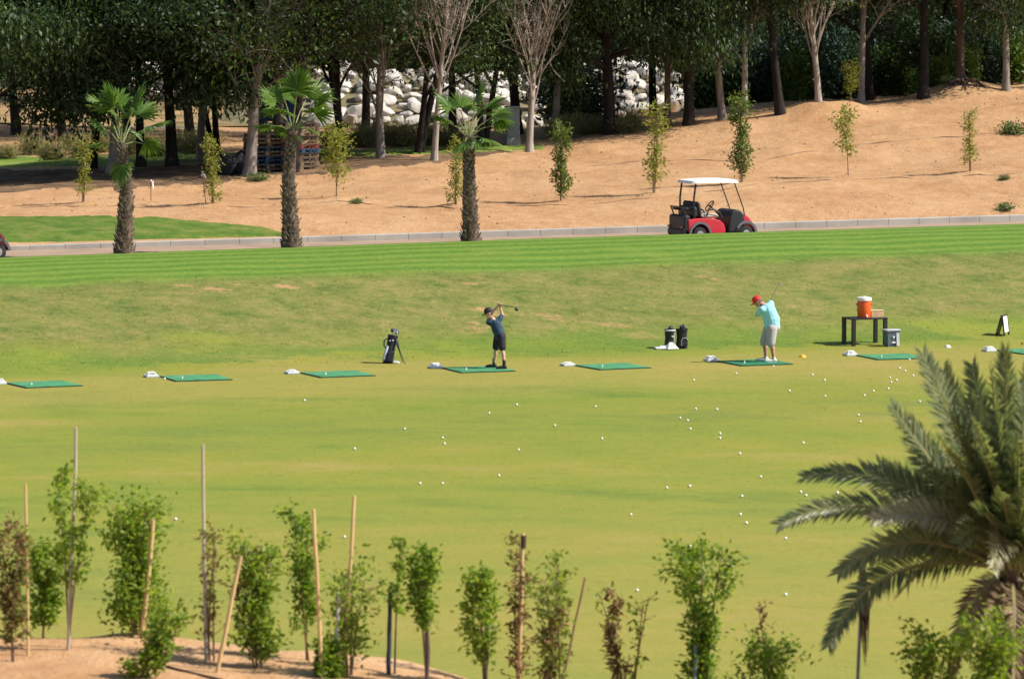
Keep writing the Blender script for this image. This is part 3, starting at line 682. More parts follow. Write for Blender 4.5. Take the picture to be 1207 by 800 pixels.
# thin brown tubes that stand in for shadow streaks along the planting rows
M_STREAK = mat('shadow_streak_brown', (.23, .14, .085), .9, .2, 2)
for lb, pl in (('lower half buried brown tube standing in for shadow streaks along the sand slope', [(-20, 244), (90, 244), (150, 243.5), (250, 245), (330, 243), (397, 237), (470, 243), (536, 246), (600, 243), (661, 242), (771, 233), (875, 220), (930, 215), (1000, 212), (1070, 210), (1143, 207), (1230, 203)]),
               ('upper half buried brown tube standing in for shadow streaks high on the sand slope', [(680, 197), (760, 190), (880, 190), (930, 183), (985, 174), (1040, 168), (1090, 163), (1140, 161), (1185, 157), (1240, 150)])):
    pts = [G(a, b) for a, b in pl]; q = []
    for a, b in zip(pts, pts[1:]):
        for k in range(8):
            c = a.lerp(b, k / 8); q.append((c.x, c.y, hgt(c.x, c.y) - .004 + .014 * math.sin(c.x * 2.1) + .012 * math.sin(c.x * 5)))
    tag(MB().tube(q, .022, 6).build('shadow_streak_tube', M_STREAK), lb, 'pipe')
for px, py, top, lb in ((178, 236, 212, 'stick with a white ribbon on the sand just right of the leftmost fan palm'), (243, 240, 203, 'leaning stick with a white ribbon beside the slim sapling left of the pallets')):
    p = G(px, py); h = (py - top) * p.y / F_PX; t = thing('marker_stick', lb, 'marker', tuple(p))
    dx = -.12 if px > 200 else .0
    MB().tube([(0, 0, -.1), (dx * .5, 0, h * .5), (dx, 0, h)], .014, 5).build('stick', M_TWIG, t)
    rbn = MB(); rng = np.random.default_rng(px)
    for k in range(5):
        a = Vector((dx, 0, h - .03 * k)); e = a + Vector((rng.uniform(-.16, .16), rng.uniform(-.05, .05), rng.uniform(-.28, .02))); rbn.tube([a, a.lerp(e, .5) + Vector((.02, 0, .03)), e], [.03, .045, .02], 5, flat=.25)
    rbn.build('ribbon', mat('ribbon', (.75, .68, .66), .8), t)

# ------------------------------------------------------------------ white boulders of the embankment
def make_rock(seed):
    rng = np.random.default_rng(seed); import bmesh
    b = bmesh.new(); bmesh.ops.create_icosphere(b, subdivisions=3, radius=1.0)
    pl = [(Vector(rng.normal(size=3)).normalized(), rng.uniform(.5, .9)) for _ in range(16)]
    for v in b.verts:
        for nrm, d in pl:
            e = v.co.dot(nrm) - d
            if e > 0: v.co -= nrm * e * .93
        v.co *= 1 + .03 * math.sin(v.co.x * 9 + seed) * math.cos(v.co.y * 8)
        v.co.z *= .75
    me = bpy.data.meshes.new('boulder'); b.to_mesh(me); b.free(); me.materials.append(M_ROCK); return me
_t = NT('white_limestone'); _v = _t.pos(1, 1, 1); _c = _t.ramp(_t.noise(_v, 1.1, 6, .65), [(.34, (.33, .285, .235)), (.48, (.50, .465, .42)), (.62, (.60, .57, .53))]); _c = _t.mix(_t.math('MULTIPLY', _t.smooth(_t.noise(_v, 5.0, 4, .7), .56, .75), .3), _c, (.36, .31, .25))
_t.l.new(_c, _t.b.inputs['Base Color']); _t.b.inputs['Roughness'].default_value = .95; _t.bump(_t.noise(_v, 6.0, 6, .7), .5, .04); M_ROCK = _t.m
ROCKS = [make_rock(s) for s in range(8)]
rng = np.random.default_rng(9); nr = 0
def boulder_at(x, y, z, s, lb, grp):
    o = link(bpy.data.objects.new('boulder', ROCKS[int(rng.integers(0, 8))])); o.location = (x, y, z); o.scale = (s * rng.uniform(.8, 1.3), s * rng.uniform(.8, 1.2), s * rng.uniform(.75, 1.1))
    o.rotation_euler = (rng.uniform(-.4, .4), rng.uniform(-.4, .4), rng.uniform(0, 6.28)); tag(o, lb, 'boulder', grp)
for row in range(8):
    Yr = 209 + row * .75
    xr = np.arange(-9.0, 8.6, .78)
    for x_ in xr:
        if row > 4 and 2.2 < x_ < 4.2 and rng.random() < .5: continue
        if rng.random() < .08: continue
        s = rng.uniform(.24, .60) if rng.random() < .85 else rng.uniform(.6, .8); x2 = x_ + rng.uniform(-.25, .25) + (row % 2) * .4
        lb = 'white boulder in the embankment ' + ('left of the rightmost fan palm' if x2 < -2.2 else 'behind the rightmost fan palm and leafless fan tree' if x2 < 1.6 else 'right of the bushy shrub')
        boulder_at(x2, Yr + rng.uniform(-.2, .2), hgt(x2, Yr) + .32 + row * .29 + rng.uniform(-.1, .1), s, lb, 'boulders of the embankment')
for i in range(48):
    x_ = rng.uniform(-20, -8); boulder_at(x_, 230 + rng.uniform(-2, 2), hgt(x_, 230) + .3 + rng.uniform(0, 1.6), rng.uniform(.4, .9), 'pale boulder far behind the pallets and left hand trees', 'distant boulders at left')
# earth bank that carries the boulders
eb = MB(); prof = [(207.8, -.3), (209, .1), (215, 2.0), (219, 2.2), (226, 1.2), (234, -.6)]; g_ = np.arange(-14, 11.1, 1.0)
vs = []; fs = []
for i, x_ in enumerate(g_):
    k = min(1, min((x_ + 14) / 4, (11 - x_) / 3)); k = max(k, 0)
    for Yb, zz in prof: vs.append((x_, Yb, hgt(x_, Yb) + zz * (k if zz > 0 else 1) - (.5 if k == 0 else 0) + .08 * math.sin(x_ * 1.7 + Yb)))
for i in range(len(g_) - 1):
    for j in range(len(prof) - 1): a = i * len(prof) + j; fs.append((a, a + len(prof), a + len(prof) + 1, a + 1))
tag(eb.add(vs, fs).build('embankment', mat_ground('embankment_earth', [(.35, (.12, .12, .06)), (.5, (.20, .17, .10)), (.65, (.27, .22, .14))], .6)), kind='structure')
# scrub covered rise closing the view behind the belt
vs = []; fs = []; gx = np.arange(-160, 161, 8.0); gy = [236, 245, 258, 275, 300, 340, 420]; gz = [0, 2.5, 6, 9.5, 13, 15, 14]
for x_ in gx:
    for Yb, zz in zip(gy, gz): vs.append((x_, Yb, 3.2 + zz * (1 + .12 * math.sin(x_ * .07 + Yb * .03)) + .3 * math.sin(x_ * .9 + Yb) - (1.2 if zz == 0 else 0)))
for i in range(len(gx) - 1):
    for j in range(len(gy) - 1): a = i * len(gy) + j; fs.append((a, a + len(gy), a + len(gy) + 1, a + 1))
hill_o = tag(MB().add(vs, fs).build('hills', mat_ground('hill_scrub', [(.38, (.035, .055, .022)), (.5, (.06, .075, .035)), (.6, (.12, .11, .06)), (.7, (.22, .17, .10))], .35, .5)), kind='structure')
# far-off thicket on the rise reads as one mass
rng = np.random.default_rng(14); Q = []
for i in range(420):
    x_ = rng.uniform(-40, 42); Yb = rng.uniform(238, 285); z0 = 3.2 + np.interp(Yb, gy, gz) * (1 + .12 * math.sin(x_ * .07 + Yb * .03)); r_ = rng.uniform(.8, 1.9)
    q = rng.normal(size=(90, 3)); q /= np.linalg.norm(q, axis=1, keepdims=True); q *= r_ * rng.uniform(.5, 1.05, (90, 1)); q[:, 2] = np.abs(q[:, 2]) * 1.1
    Q.append(q + np.array([x_, Yb, z0]))
Q = np.concatenate(Q); V, F = leaf_arrays(Q, rng.normal(size=(len(Q), 3)), .42, .24, rng)
tag(link(bpy.data.objects.new('thicket', np_mesh('thicket', V, F, L_DARK))), 'far dark thicket on the rise beyond the tree belt', 'thicket', kind='stuff')
#--END2

# ------------------------------------------------------------------ fan palms on the lawn edge
L_FAN = leaf_mat('fan_leaf', [(.050, .115, .018), (.095, .18, .028), (.17, .25, .055)], .35, .42)
M_PET = mat('petiole', (.23, .25, .09), .6, .2, 4)
M_BOOT = mat('palm_trunk', (.11, .075, .06), .95, .3, 3.5, .04, col2=(.055, .036, .028), bscale=9)
M_BOOT2 = mat('leaf_base', (.33, .225, .17), .95, .3, 9, .02, col2=(.075, .05, .04))
def fan_leaf(C, tip, rng, pet=.54, sag=.14, wide=96):
    C = Vector(C); tip = Vector(tip); v = tip - C; L = v.length; d = v.normalized()
    side = d.cross(Vector((0, 0, 1)))
    if side.length < .25: side = Vector((math.cos(rng.uniform(0, 6)), .5, 0))
    side = side.normalized(); side = (side + Vector((0, 0, rng.uniform(-.75, .75)))).normalized(); side = (side - d * side.dot(d)).normalized(); nrm = side.cross(d)
    hub = C + d * L * pet + Vector((0, 0, .05 * L)); rad = L * (1 - pet); vs = []; fs = []; n = 26
    for i in range(n):
        a = math.radians(-wide + 2 * wide * i / (n - 1)) + rng.normal() * .025
        r = rad * (.80 + .24 * math.cos(a * .55)) * rng.uniform(.9, 1.06)
        u = d * math.cos(a) + side * math.sin(a); q = side * math.cos(a) - d * math.sin(a); wd_ = rad * .056; k = len(vs)
        dr = sag * rng.uniform(.6, 1.9) * rad
        for t, ww, h in ((.03, .12, 0), (.5, .95, .02), (.8, .6, .01), (1.0, .04, 0)):
            c = hub + u * r * t - Vector((0, 0, dr * max(0, t - .25) ** 2 * 1.6)) + nrm * (.10 * rad * (1 - t) * abs(math.sin(a / 2)))
            vs += [c + q * wd_ * ww - nrm * rad * h, c + nrm * rad * .03 * ww, c - q * wd_ * ww - nrm * rad * h]
        for j in range(3):
            b = k + j * 3; fs += [(b, b + 1, b + 4, b + 3), (b + 1, b + 2, b + 5, b + 4)]
    return vs, fs, hub
def fan_palm(label, bx, by, mid, top, tips, dead=(), seed=0):
    rng = np.random.default_rng(seed); x = 0.0
    for _ in range(12): Y = 119.5 + x * TAN + 17.0; x = (bx - CX) / F_PX * Y
    b = Vector((x, Y, float(hgt_w(x, 16.95))))
    t = thing('fan_palm', label, 'palm', tuple(b), 0, 'fan palms along the cart path')
    W = lambda px, py, dy=0: P(px, py, Y + dy) - b
    pts = [Vector((0, 0, -.2)), Vector((0, 0, 0)), W(mid[0], mid[1]), W(*top)]
    H = pts[-1].z; cl = []
    for i in range(25):
        s = i / 24; z = H * s; m = (mid[1] - by) / (top[1] - by)
        xm = pts[2].x * (s / m) if s < m else pts[2].x + (pts[3].x - pts[2].x) * (s - m) / (1 - m)
        cl.append(Vector((xm, 0, z - .05)))
    R0 = lambda s: .10 * (1 - s) ** .8 + .125 + (.10 * math.exp(-s * 14))
    n = 20; vs = []; fs = []; K = 90
    for i in range(K + 1):
        s = i / K; f = s * 24; k = min(int(f), 23); c = cl[k].lerp(cl[k + 1], f - k); rr = R0(s)
        for j in range(n):
            an = 2 * math.pi * j / n; v_ = s * H / .16
            lat = abs(math.sin((an * 6 + v_ * 3.14) / 2)) * abs(math.sin((an * 6 - v_ * 3.14) / 2)); rj = rr * (.93 + .17 * lat)
            vs.append(c + Vector((math.cos(an) * rj, math.sin(an) * rj, 0)))
    for i in range(K):
        for j in range(n): q = (j + 1) % n; fs.append((i * n + j, i * n + q, i * n + n + q, i * n + n + j))
    fs.append(tuple(range(K * n, K * n + n)))
    MB().add(vs, fs).build('trunk', M_BOOT, t)
    fl = MB(); k = 0; z = .02
    while z < H * .97:
        s = z / H; f = s * 24; q = min(int(f), 23); c = cl[q].lerp(cl[q + 1], f - q); an = k * 2.39996 + rng.normal() * .15; rr = R0(s)
        o = Vector((math.cos(an), math.sin(an), 0)); sd_ = Vector((-o.y, o.x, 0)); ln = rng.uniform(.08, .15) * (1.3 if s < .5 else .8); fl_ = rng.uniform(.25, .75)
        p0 = c + o * rr * .9; p1 = p0 + o * ln * fl_ + Vector((0, 0, ln)); w0 = rng.uniform(.05, .075)
        fl.add([p0 + sd_ * w0, p0 - sd_ * w0, p1 - sd_ * w0 * .5, p1 + sd_ * w0 * .5, p0 + sd_ * w0 - o * .03, p0 - sd_ * w0 - o * .03, p1 - sd_ * w0 * .4 - o * .02, p1 + sd_ * w0 * .4 - o * .02],
               [(0, 1, 2, 3), (7, 6, 5, 4), (0, 3, 7, 4), (1, 5, 6, 2), (3, 2, 6, 7)])
        k += 1; z += .0125
    fl.build('leaf_bases', M_BOOT2, t, smooth=False)
    top_p = cl[-1]
    for tx, ty, dy in tips:
        tip = W(tx, ty, dy); vs, fs, hub = fan_leaf(top_p, tip, rng, sag=.16)
        o = MB().add(vs, fs).build('frond', L_FAN, t)
        MB().tube([top_p + Vector((0, 0, -.1)), top_p.lerp(hub, .5) + Vector((0, 0, .04)), hub], [.026, .018, .012], 5).build('petiole', M_PET, o)
    for tx, ty, dy, on in dead:
        c0 = W(on[0], on[1], -.22); vs, fs, hub = fan_leaf(c0, W(tx, ty, dy), rng, pet=.3, sag=.05, wide=100)
        o = MB().add(vs, fs).build('frond', L_FAN, t)
    # a brown spear and a hanging dry stalk
    MB().tube([top_p, top_p + Vector((.02, 0, .55))], [.02, .008], 5).build('spear_leaf', M_PET, t)
    return t
fan_palm('leftmost fan palm, with one green leaf hanging against its trunk', 145, 294, (149, 215), (143, 166),
         [(124, 97, -.2), (134, 99, .5), (171, 97, .2), (201, 143, -.2), (194, 176, .3), (102, 140, -.3), (103, 174, .2), (178, 118, 1.1), (112, 112, 1.1), (150, 150, 1.2)],
         [(138, 222, -.35, (146, 186))], 1)
fan_palm('middle fan palm, standing in front of the pallets', 343, 286, (340, 205), (345, 150),
         [(306, 102, -.1), (328, 96, .6), (354, 76, 0), (394, 106, .1), (392, 126, -.5), (295, 151, -.1), (374, 156, -.6), (376, 92, 1.1), (318, 125, -1.0), (330, 160, 1.2)], [], 2)
fan_palm('rightmost fan palm, with broad leaves facing forward, before the white boulders', 555, 280, (553, 215), (552, 158),
         [(512, 108, .1), (508, 136, -.2), (572, 92, .1), (604, 126, .2), (608, 142, -.2), (594, 174, -.5), (544, 180, -.9), (572, 176, -.8), (534, 108, 1.1), (590, 112, 1.1)], [], 3)

# ------------------------------------------------------------------ pallets, tarp, dark heap, cabinet
M_PW = mat('pallet_wood', (.30, .21, .13), .9, .25, 4); M_PB = mat('pallet_blue', (.03, .085, .16), .8, .2, 4); M_PR = mat('pallet_red', (.21, .045, .035), .8, .2, 4); M_PD = mat('pallet_grey', (.17, .125, .09), .9, .25, 4)
def pallet_mesh(m):
    b = MB()
    for i in range(7): b.box((-.54 + i * .18, 0, .132), (.11, 1.0, .022))
    for y in (-.45, 0, .45):
        b.box((0, y, .11), (1.2, .1, .02))
        for x in (-.54, 0, .54): b.box((x, y, .06), (.13, .095, .078))
        b.box((0, y, .011), (1.2, .1, .02))
    return b.mesh('pallet', m, False)
PM = [pallet_mesh(m) for m in (M_PW, M_PB, M_PR, M_PD)]
PN = ['plain wooden', 'blue painted', 'red painted', 'weathered brown']
_r = random.Random(3)
for sx, sy, cnt, cols, nm, dY in ((352, 200, 11, [0, 0, 3, 0, 1, 2, 0, 3, 0, 0, 3], 'right hand pallet stack', 0), (311, 203, 9, [0, 3, 1, 1, 0, 1, 3, 0, 3], 'left hand pallet stack beside the thick grey trunk', 0), (326, 197, 13, [3, 0, 3, 3, 0, 3, 3, 0, 3, 0, 3, 0, 3], 'tall rear pallet stack under the blue tarp', 1.6)):
    b = G(sx, sy); b.y += dY; b.z = hgt(b.x, b.y)
    for k in range(cnt):
        o = link(bpy.data.objects.new('pallet', PM[cols[k]])); o.location = (b.x + _r.uniform(-.04, .04), b.y + _r.uniform(-.04, .04), b.z + .146 * k); o.rotation_euler = (0, 0, .32 + _r.uniform(-.05, .05))
        tag(o, PN[cols[k]] + ' pallet in the ' + nm, 'pallet', 'pallets of the ' + nm)
    if dY:
        g = MB(); vs = []; fs = []; N = 14; rng = np.random.default_rng(4)
        for i in range(N):
            for j in range(N):
                u, v = i / (N - 1) * 2 - 1, j / (N - 1) * 2 - 1; e = max(abs(u), abs(v)); dz = -.55 * max(0, e - .72) / .28 + .06 * math.sin(u * 5 + v * 3) + .05 * rng.normal() * .6
                vs.append((b.x + u * .78, b.y + v * .7, b.z + .146 * cnt + .14 * (1 - e) + .07 + dz))
        for i in range(N - 1):
            for j in range(N - 1): a = i * N + j; fs.append((a, a + 1, a + N + 1, a + N))
        tag(g.add(vs, fs).build('tarp', mat('blue_tarp', (.025, .05, .16), .5, .2, 3)), 'crumpled dark blue tarp on the tallest pallet stack', 'tarp')
b = G(272, 206); rng = np.random.default_rng(6); g = MB()
for i in range(26):
    x = rng.uniform(-.75, .75); y = rng.uniform(-.4, .5); hh = (.95 - .55 * abs(x - .25)) * rng.uniform(.5, 1)
    g.ell((x, y, hh * .45), (rng.uniform(.18, .34), rng.uniform(.18, .34), hh * .55), 9, Matrix.Rotation(rng.uniform(-.4, .4), 3, 'Y'))
o = g.build('netting_heap', mat('black_netting', (.018, .018, .022), .9, .2, 6, .05)); o.location = b; tag(o, 'black heap of bundled netting left of the thick grey trunk', 'heap')
b = G(604, 172); t = thing('utility_cabinet', 'grey metal utility cabinet standing beside the leafless fan shaped tree', 'cabinet', tuple(b), .2)
M_CAB = mat('cabinet_grey', (.20, .23, .25), .5, .1, 2); M_CAB2 = mat('cabinet_plinth', (.30, .30, .29), .9)
MB().box((0, 0, .15), (.5, .42, .3), bev=.01).build('plinth', M_CAB2, t)
o = MB().box((0, 0, .82), (.46, .38, 1.05), bev=.015).build('housing', M_CAB, t); MB().box((0, -.195, .8), (.38, .015, .9), bev=.004).build('door', M_CAB, o); MB().box((.13, -.212, .82), (.03, .02, .14), bev=.004).build('handle', M_CAB2, o)
MB().prism([(-.27, 1.35), (.27, 1.35), (.24, 1.42), (-.24, 1.42)], -.23, .23).build('cap', M_CAB, t)

# ------------------------------------------------------------------ golf carts
M_RED = mat('cart_red', (.55, .025, .05), .28, .08, 2, coat=.5); M_BLK = mat('cart_black_plastic', (.018, .019, .024), .5, .15, 6); M_WHT = mat('cart_roof_white', (.78, .77, .75), .4, .04, 2)
M_TYR = mat('tyre', (.016, .016, .017), .85); M_RIM = mat('rim', (.42, .42, .43), .4, metal=.4); M_STEEL = mat('dark_steel', (.03, .028, .03), .4, metal=.3); M_SEAT = mat('seat_beige', (.55, .48, .40), .6); M_GREYP = mat('grey_plastic', (.13, .14, .16), .55)
def golf_cart(label, px, w, yaw=.385):
    x = 0.0
    for _ in range(12): Y = 119.5 + x * TAN + w; x = (px - CX) / F_PX * Y
    t = thing('golf_cart', label, 'golf cart', (x, Y, float(hgt_w(x, w))), yaw, 'golf carts on the path')
    fr = MB().box((0, 0, .27), (1.95, .98, .06), bev=.02)
    fr.build('floor', M_BLK, t)
    # rear body with wheel arches, extruded across
    arch = lambda cx, r, a0, a1, n=9: [(cx + r * math.cos(math.radians(a0 + (a1 - a0) * i / n)), .24 + r * math.sin(math.radians(a0 + (a1 - a0) * i / n))) for i in range(n + 1)]
    poly = [(-1.0, .34)] + arch(-.63, .31, 170, 10) + [(-.30, .26), (.16, .26), (.20, .34), (.14, .52), (.02, .62), (-.2, .675), (-.7, .69), (-1.02, .66)]
    bd = MB().prism(poly, -.59, .59).build('body', M_RED, t, smooth=False)
    bm_ = bd.modifiers.new('bevel', 'BEVEL'); bm_.width = .03; bm_.segments = 3; bm_.limit_method = 'ANGLE'
    for s in (-1, 1):
        fe = MB(); o_ = arch(-.63, .36, 178, 2, 12); i_ = arch(-.63, .30, 178, 2, 12); fe.prism(o_ + i_[::-1], s * .605 - .02, s * .605 + .02); fe.build('rear_fender', M_GREYP, t, smooth=False)
        ff = MB(); o_ = arch(.86, .36, 150, 5, 10); i_ = arch(.86, .29, 150, 5, 10); ff.prism(o_ + i_[::-1], s * .52 - .09, s * .52 + .09); ff.build('front_fender', M_GREYP, t, smooth=False)
        for cx in (-.63, .86):
            wy = s * .5; prof = [(.10, -.09), (.19, -.095), (.225, -.07), (.235, 0), (.225, .07), (.19, .095), (.10, .09)]
            b = MB(); b.lathe(prof, 24); b.v = [(p[0] + cx, p[2] + wy, p[1] + .235) for p in b.v]; o = b.build('wheel', M_TYR, t)
            c = MB(); c.lathe([(.02, -.1), (.11, -.098), (.125, -.07), (.125, .07), (.11, .098), (.02, .1)], 18); c.v = [(p[0] + cx, p[2] + wy, p[1] + .235) for p in c.v]; c.build('rim', M_RIM, o)
    # bag well and bumper at the back
    o = MB().box((-1.03, 0, .55), (.22, 1.12, .46), bev=.05).build('bag_well', M_BLK, t)
    MB().box((-1.13, 0, .3), (.1, 1.16, .2), bev=.04).build('rear_bumper', M_BLK, t)
    for s in (-1, 1): MB().box((-1.185, s * .45, .45), (.02, .16, .07), bev=.008).build('tail_light', mat('tail_lens', (.30, .03, .03), .25), t)
    MB().tube([(-1.0, -.45, .72), (-1.12, -.45, 1.0), (-1.12, .45, 1.0), (-1.0, .45, .72)], .022, 8).build('bag_rail', M_STEEL, t)
    MB().box((-1.0, .28, .95), (.16, .34, .10), bev=.03).box((-.98, -.28, .95), (.16, .34, .10), bev=.03).build('bag_straps', M_BLK, t)
    # seat, backrest, armrest loops
    MB().box((-.28, 0, .745), (.56, 1.06, .12), bev=.05).build('seat', M_SEAT, t)
    MB().box((-.63, 0, .93), (.14, 1.06, .44), bev=.06, m=Matrix.Rotation(-.2, 3, 'Y')).build('backrest', M_BLK, t)
    MB().box((-.76, 0, .86), (.20, 1.08, .32), bev=.06).build('seat_back_cover', M_BLK, t)
    for s in (-1, 1): MB().tube([(-.42, s * .57, .74), (-.36, s * .57, .92), (-.18, s * .57, .93), (.0, s * .57, .84), (.08, s * .57, .70)], .024, 8).build('hip_restraint', M_BLK, t)
    # dash, cowl, front
    dp = [(.30, .28), (.34, .70), (.42, .86), (.54, .92), (.68, .90), (.80, .78), (.80, .28)]
    o = MB().prism(dp, -.56, .56).build('dashboard', M_BLK, t, smooth=False); m_ = o.modifiers.new('bevel', 'BEVEL'); m_.width = .05; m_.segments = 3
    cp = [(.80, .34), (.78, .74), (.86, .78), (.98, .70), (1.10, .56), (1.15, .44), (1.13, .34)]
    o = MB().prism(cp, -.52, .52).build('front_cowl', M_RED, t, smooth=False); m_ = o.modifiers.new('bevel', 'BEVEL'); m_.width = .05; m_.segments = 3
    for s in (-1, 1): MB().ell((1.10, s * .33, .52), (.05, .10, .05), 12).build('headlight', mat('lamp_glass', (.75, .76, .78), .1), t)
    MB().box((1.14, 0, .33), (.10, 1.0, .12), bev=.04).build('front_bumper', M_BLK, t)
    # steering
    c = Vector((.06, .27, .99)); MB().tube([(.48, .27, .66), tuple(c)], .022, 8).build('steering_column', M_STEEL, t)
    sw = MB(); ax = (Vector((.06, .27, .99)) - Vector((.48, .27, .66))).normalized(); sw.torus(c, .17, .017, ax); 
    u = ax.cross(Vector((0, 1, 0))).normalized(); v_ = ax.cross(u)
    for k in range(3): a = k * 2.094 + .5; sw.tube([c, c + (u * math.cos(a) + v_ * math.sin(a)) * .17], .014, 6)
    sw.ell(c, (.045, .045, .03), 10); sw.build('steering_wheel', M_BLK, t)
    # roof on four struts
    for s in (-1, 1):
        MB().tube([(-.80, s * .50, .66), (-.80, s * .50, 1.25), (-.74, s * .50, 1.66)], .030, 8).build('roof_strut', M_STEEL, t)
        MB().tube([(.84, s * .50, .74), (.80, s * .50, .95), (.50, s * .50, 1.67)], .019, 8).build('roof_strut', M_STEEL, t)
    rf = MB(); vs = []; fs = []; nx, ny = 12, 9
    for k, zz in ((0, 0), (1, 1)):
        for i in range(nx + 1):
            for j in range(ny + 1):
                u = i / nx * 2 - 1; v_ = j / ny * 2 - 1; ins = 1 - .04 * (k == 1) - .03 * (abs(u) ** 6 * abs(v_) ** 6) * 3
                z = 1.655 + (.075 + .05 * (1 - u ** 4) * (1 - v_ ** 4) if k else .0) + (.02 * (1 - u * u) if not k else 0); vs.append((-.12 + u * .80 * ins, v_ * .60 * ins, z))
    M_ = (nx + 1) * (ny + 1)
    for k in (0, 1):
        for i in range(nx):
            for j in range(ny): a = k * M_ + i * (ny + 1) + j; f = (a, a + ny + 1, a + ny + 2, a + 1); fs.append(f if k else f[::-1])
    ring = [i * (ny + 1) for i in range(nx + 1)] + [nx * (ny + 1) + j for j in range(1, ny + 1)] + [i * (ny + 1) + ny for i in range(nx - 1, -1, -1)] + [j for j in range(ny - 1, 0, -1)]
    for i in range(len(ring)): a, b = ring[i], ring[(i + 1) % len(ring)]; fs.append((a, b, b + M_, a + M_))
    rf.add(vs, fs).build('roof', M_WHT, t); t.scale = (1.02, 1.02, 1.08); return t
golf_cart('red golf cart with white roof parked on the path below the sand slope', 839, 18.7)
golf_cart('red golf cart of which only the dark front wheel end shows at the left edge', -45, 18.9)

# ------------------------------------------------------------------ mats, ball trays, balls
M_MAT = mat('mat_turf', (.055, .26, .11), .9, .22, 2.2, .01, bscale=60); M_MAT2 = mat('mat_turf_dark', (.012, .18, .075), .9, .18, 9, .01, bscale=60); M_RUB = mat('black_rubber', (.02, .022, .02), .8); M_BALL = mat('ball_white', (.80, .80, .79), .3, .02); M_TRAY = mat('tray_white', (.66, .70, .78), .45, .06)
YAW = math.atan(TAN)
mats = [(52, 453.5), (231, 446), (398, 441.5), (564, 436), (722, 432.5), (890, 428), (1052, 421), (1218, 414.5)]
trays = [(-1, 452.5), (178, 444.2), (344, 440.2), (513, 433.6), (669, 431), (838, 425.2), (1002, 419), (1166, 414)]
wh = ['leftmost green hitting mat, cut by the left edge of the photo', 'second green hitting mat from the left edge of the photo', 'empty green hitting mat left of the boy in navy', 'green hitting mat under the boy in the navy shirt',
      'empty green hitting mat between the two golfers', 'dark green hitting mat under the man in the red cap', 'green hitting mat in front of the black table', 'green hitting mat at the right edge behind the date palm']
for i, ((mx, my), (tx, ty)) in enumerate(zip(mats, trays)):
    p = G(mx, my); t = thing('hitting_mat', wh[i], 'mat', (p.x, p.y, p.z + .005), YAW + (.07, -.05, .02, -.03, .06, 0, -.06, .03)[i], 'hitting mats of the tee line')
    MB().box((0, 0, .006), (1.50, 1.50, .012), bev=.003).build('rubber_base', M_RUB, t); MB().box((0, 0, .02), (1.44, 1.44, .016), bev=.005).build('turf', M_MAT2 if i == 5 else M_MAT, t)
    MB().lathe([(.03, .042), (.018, .05), (.014, .085), (.02, .1)], 10, (-.42, -.25, 0)).build('rubber_tee', M_BALL, t)
    q = G(tx, ty); big = i in (0, 1, 7)
    b = MB(); b.box((0, 0, .012), (.31, .30, .02), bev=.004)
    for sx in (-1, 1): b.box((sx * .147, 0, .035), (.016, .30, .05), bev=.004); b.box((0, sx * .142, .035), (.277, .016, .05), bev=.004)
    o = b.build('ball_tray', M_TRAY); o.location = (q.x, q.y, q.z + .004); o.rotation_euler = (0, 0, YAW)
    tag(o, 'white ball tray beside the ' + wh[i].split(',')[0], 'tray', 'ball trays of the tee line')
    rng = np.random.default_rng(100 + i); h = MB(); n_ = 3 if i in (0, 1, 3, 5, 6, 7) else 2
    for k in range(n_):
        m = 6 - k if n_ == 3 else 6 - k * 2
        for a in range(m):
            for c in range(m):
                if n_ == 3 and k > 0 and rng.random() < .12: continue
                h.ell(((a - (m - 1) / 2) * .046 + rng.normal() * .002, (c - (m - 1) / 2) * .046, .045 + k * .034), (.0215,) * 3, 8)
    o = h.build('ball_heap', M_BALL); o.location = (q.x, q.y, q.z + .004); o.rotation_euler = (0, 0, YAW); tag(o, 'heap of white golf balls in the tray beside the ' + wh[i].split(',')[0], 'golf balls', kind='stuff')
q = G(790, 411.5); h = MB()
for k in range(8):
    m = 8 - k
    for a in range(m):
        for c in range(m): h.ell(((a - (m - 1) / 2) * .044, (c - (m - 1) / 2) * .044, .022 + k * .031), (.0225,) * 3, 8)
o = h.build('ball_pyramid', M_BALL); o.location = q; o.rotation_euler = (0, 0, .5); tag(o, 'white pyramid of stacked golf balls at the foot of the two black bags', 'golf balls', kind='stuff')
q = G(781, 411.5); o = MB().box((0, 0, .03), (.42, .24, .06), bev=.02).box((.03, .02, .075), (.24, .16, .03), bev=.012).build('towel', mat('white_towel', (.74, .74, .78), .9, .06, 8, .01)); o.location = q; o.rotation_euler = (0, 0, .2); tag(o, 'folded white towel on the grass left of the ball pyramid', 'towel')
BALLS = [(477,506.5),(521.6,517),(524,524),(576.6,488),(609,478),(654,502.5),(611,531),(709.5,518),(702,480),(495,571),(521.6,571),(588,561.5),(820,483),(845,483.5),(801.6,493.6),(810.5,496.6),(813.5,506.5),(848.6,512),(848.6,517.5),(786,576),(813,574),(743.6,607.6),(813,644.7),
 (817.7,449),(867.7,441),(911.6,432.7),(957.7,442.7),(972,449),(972.6,468),(930.4,461.6),(1018.8,467),(1029.5,462),(1047,459),(1050.6,451.5),(1049,446),(1056.8,449),(1060.4,435),(1066.9,438),(1076.3,443.7),(1072,424.8),(1011.6,490),(1014,498),(946.7,523),(872,535.7),(896.6,563),(874.5,586),(872.6,607.5),(879.7,617.5),(943.7,581),(950,585),(987,582),(926,635.7),
 (359,473),(418,530),(751,697),(712.5,762.5),(406,634),(207,613),(194,447.5),(926,702),(1147,429),(1084,474),(1170,496)]
bm0 = MB().ell((0, 0, 0), (.0265,) * 3, 12).mesh('golf_ball', M_BALL)
zone = lambda x, y: 'in the scatter before the man in red cap' if x > 780 and y < 530 else 'on the left half of the range' if x < 560 else 'on the near part of the range' if y > 530 else 'in the middle before the boy in navy'
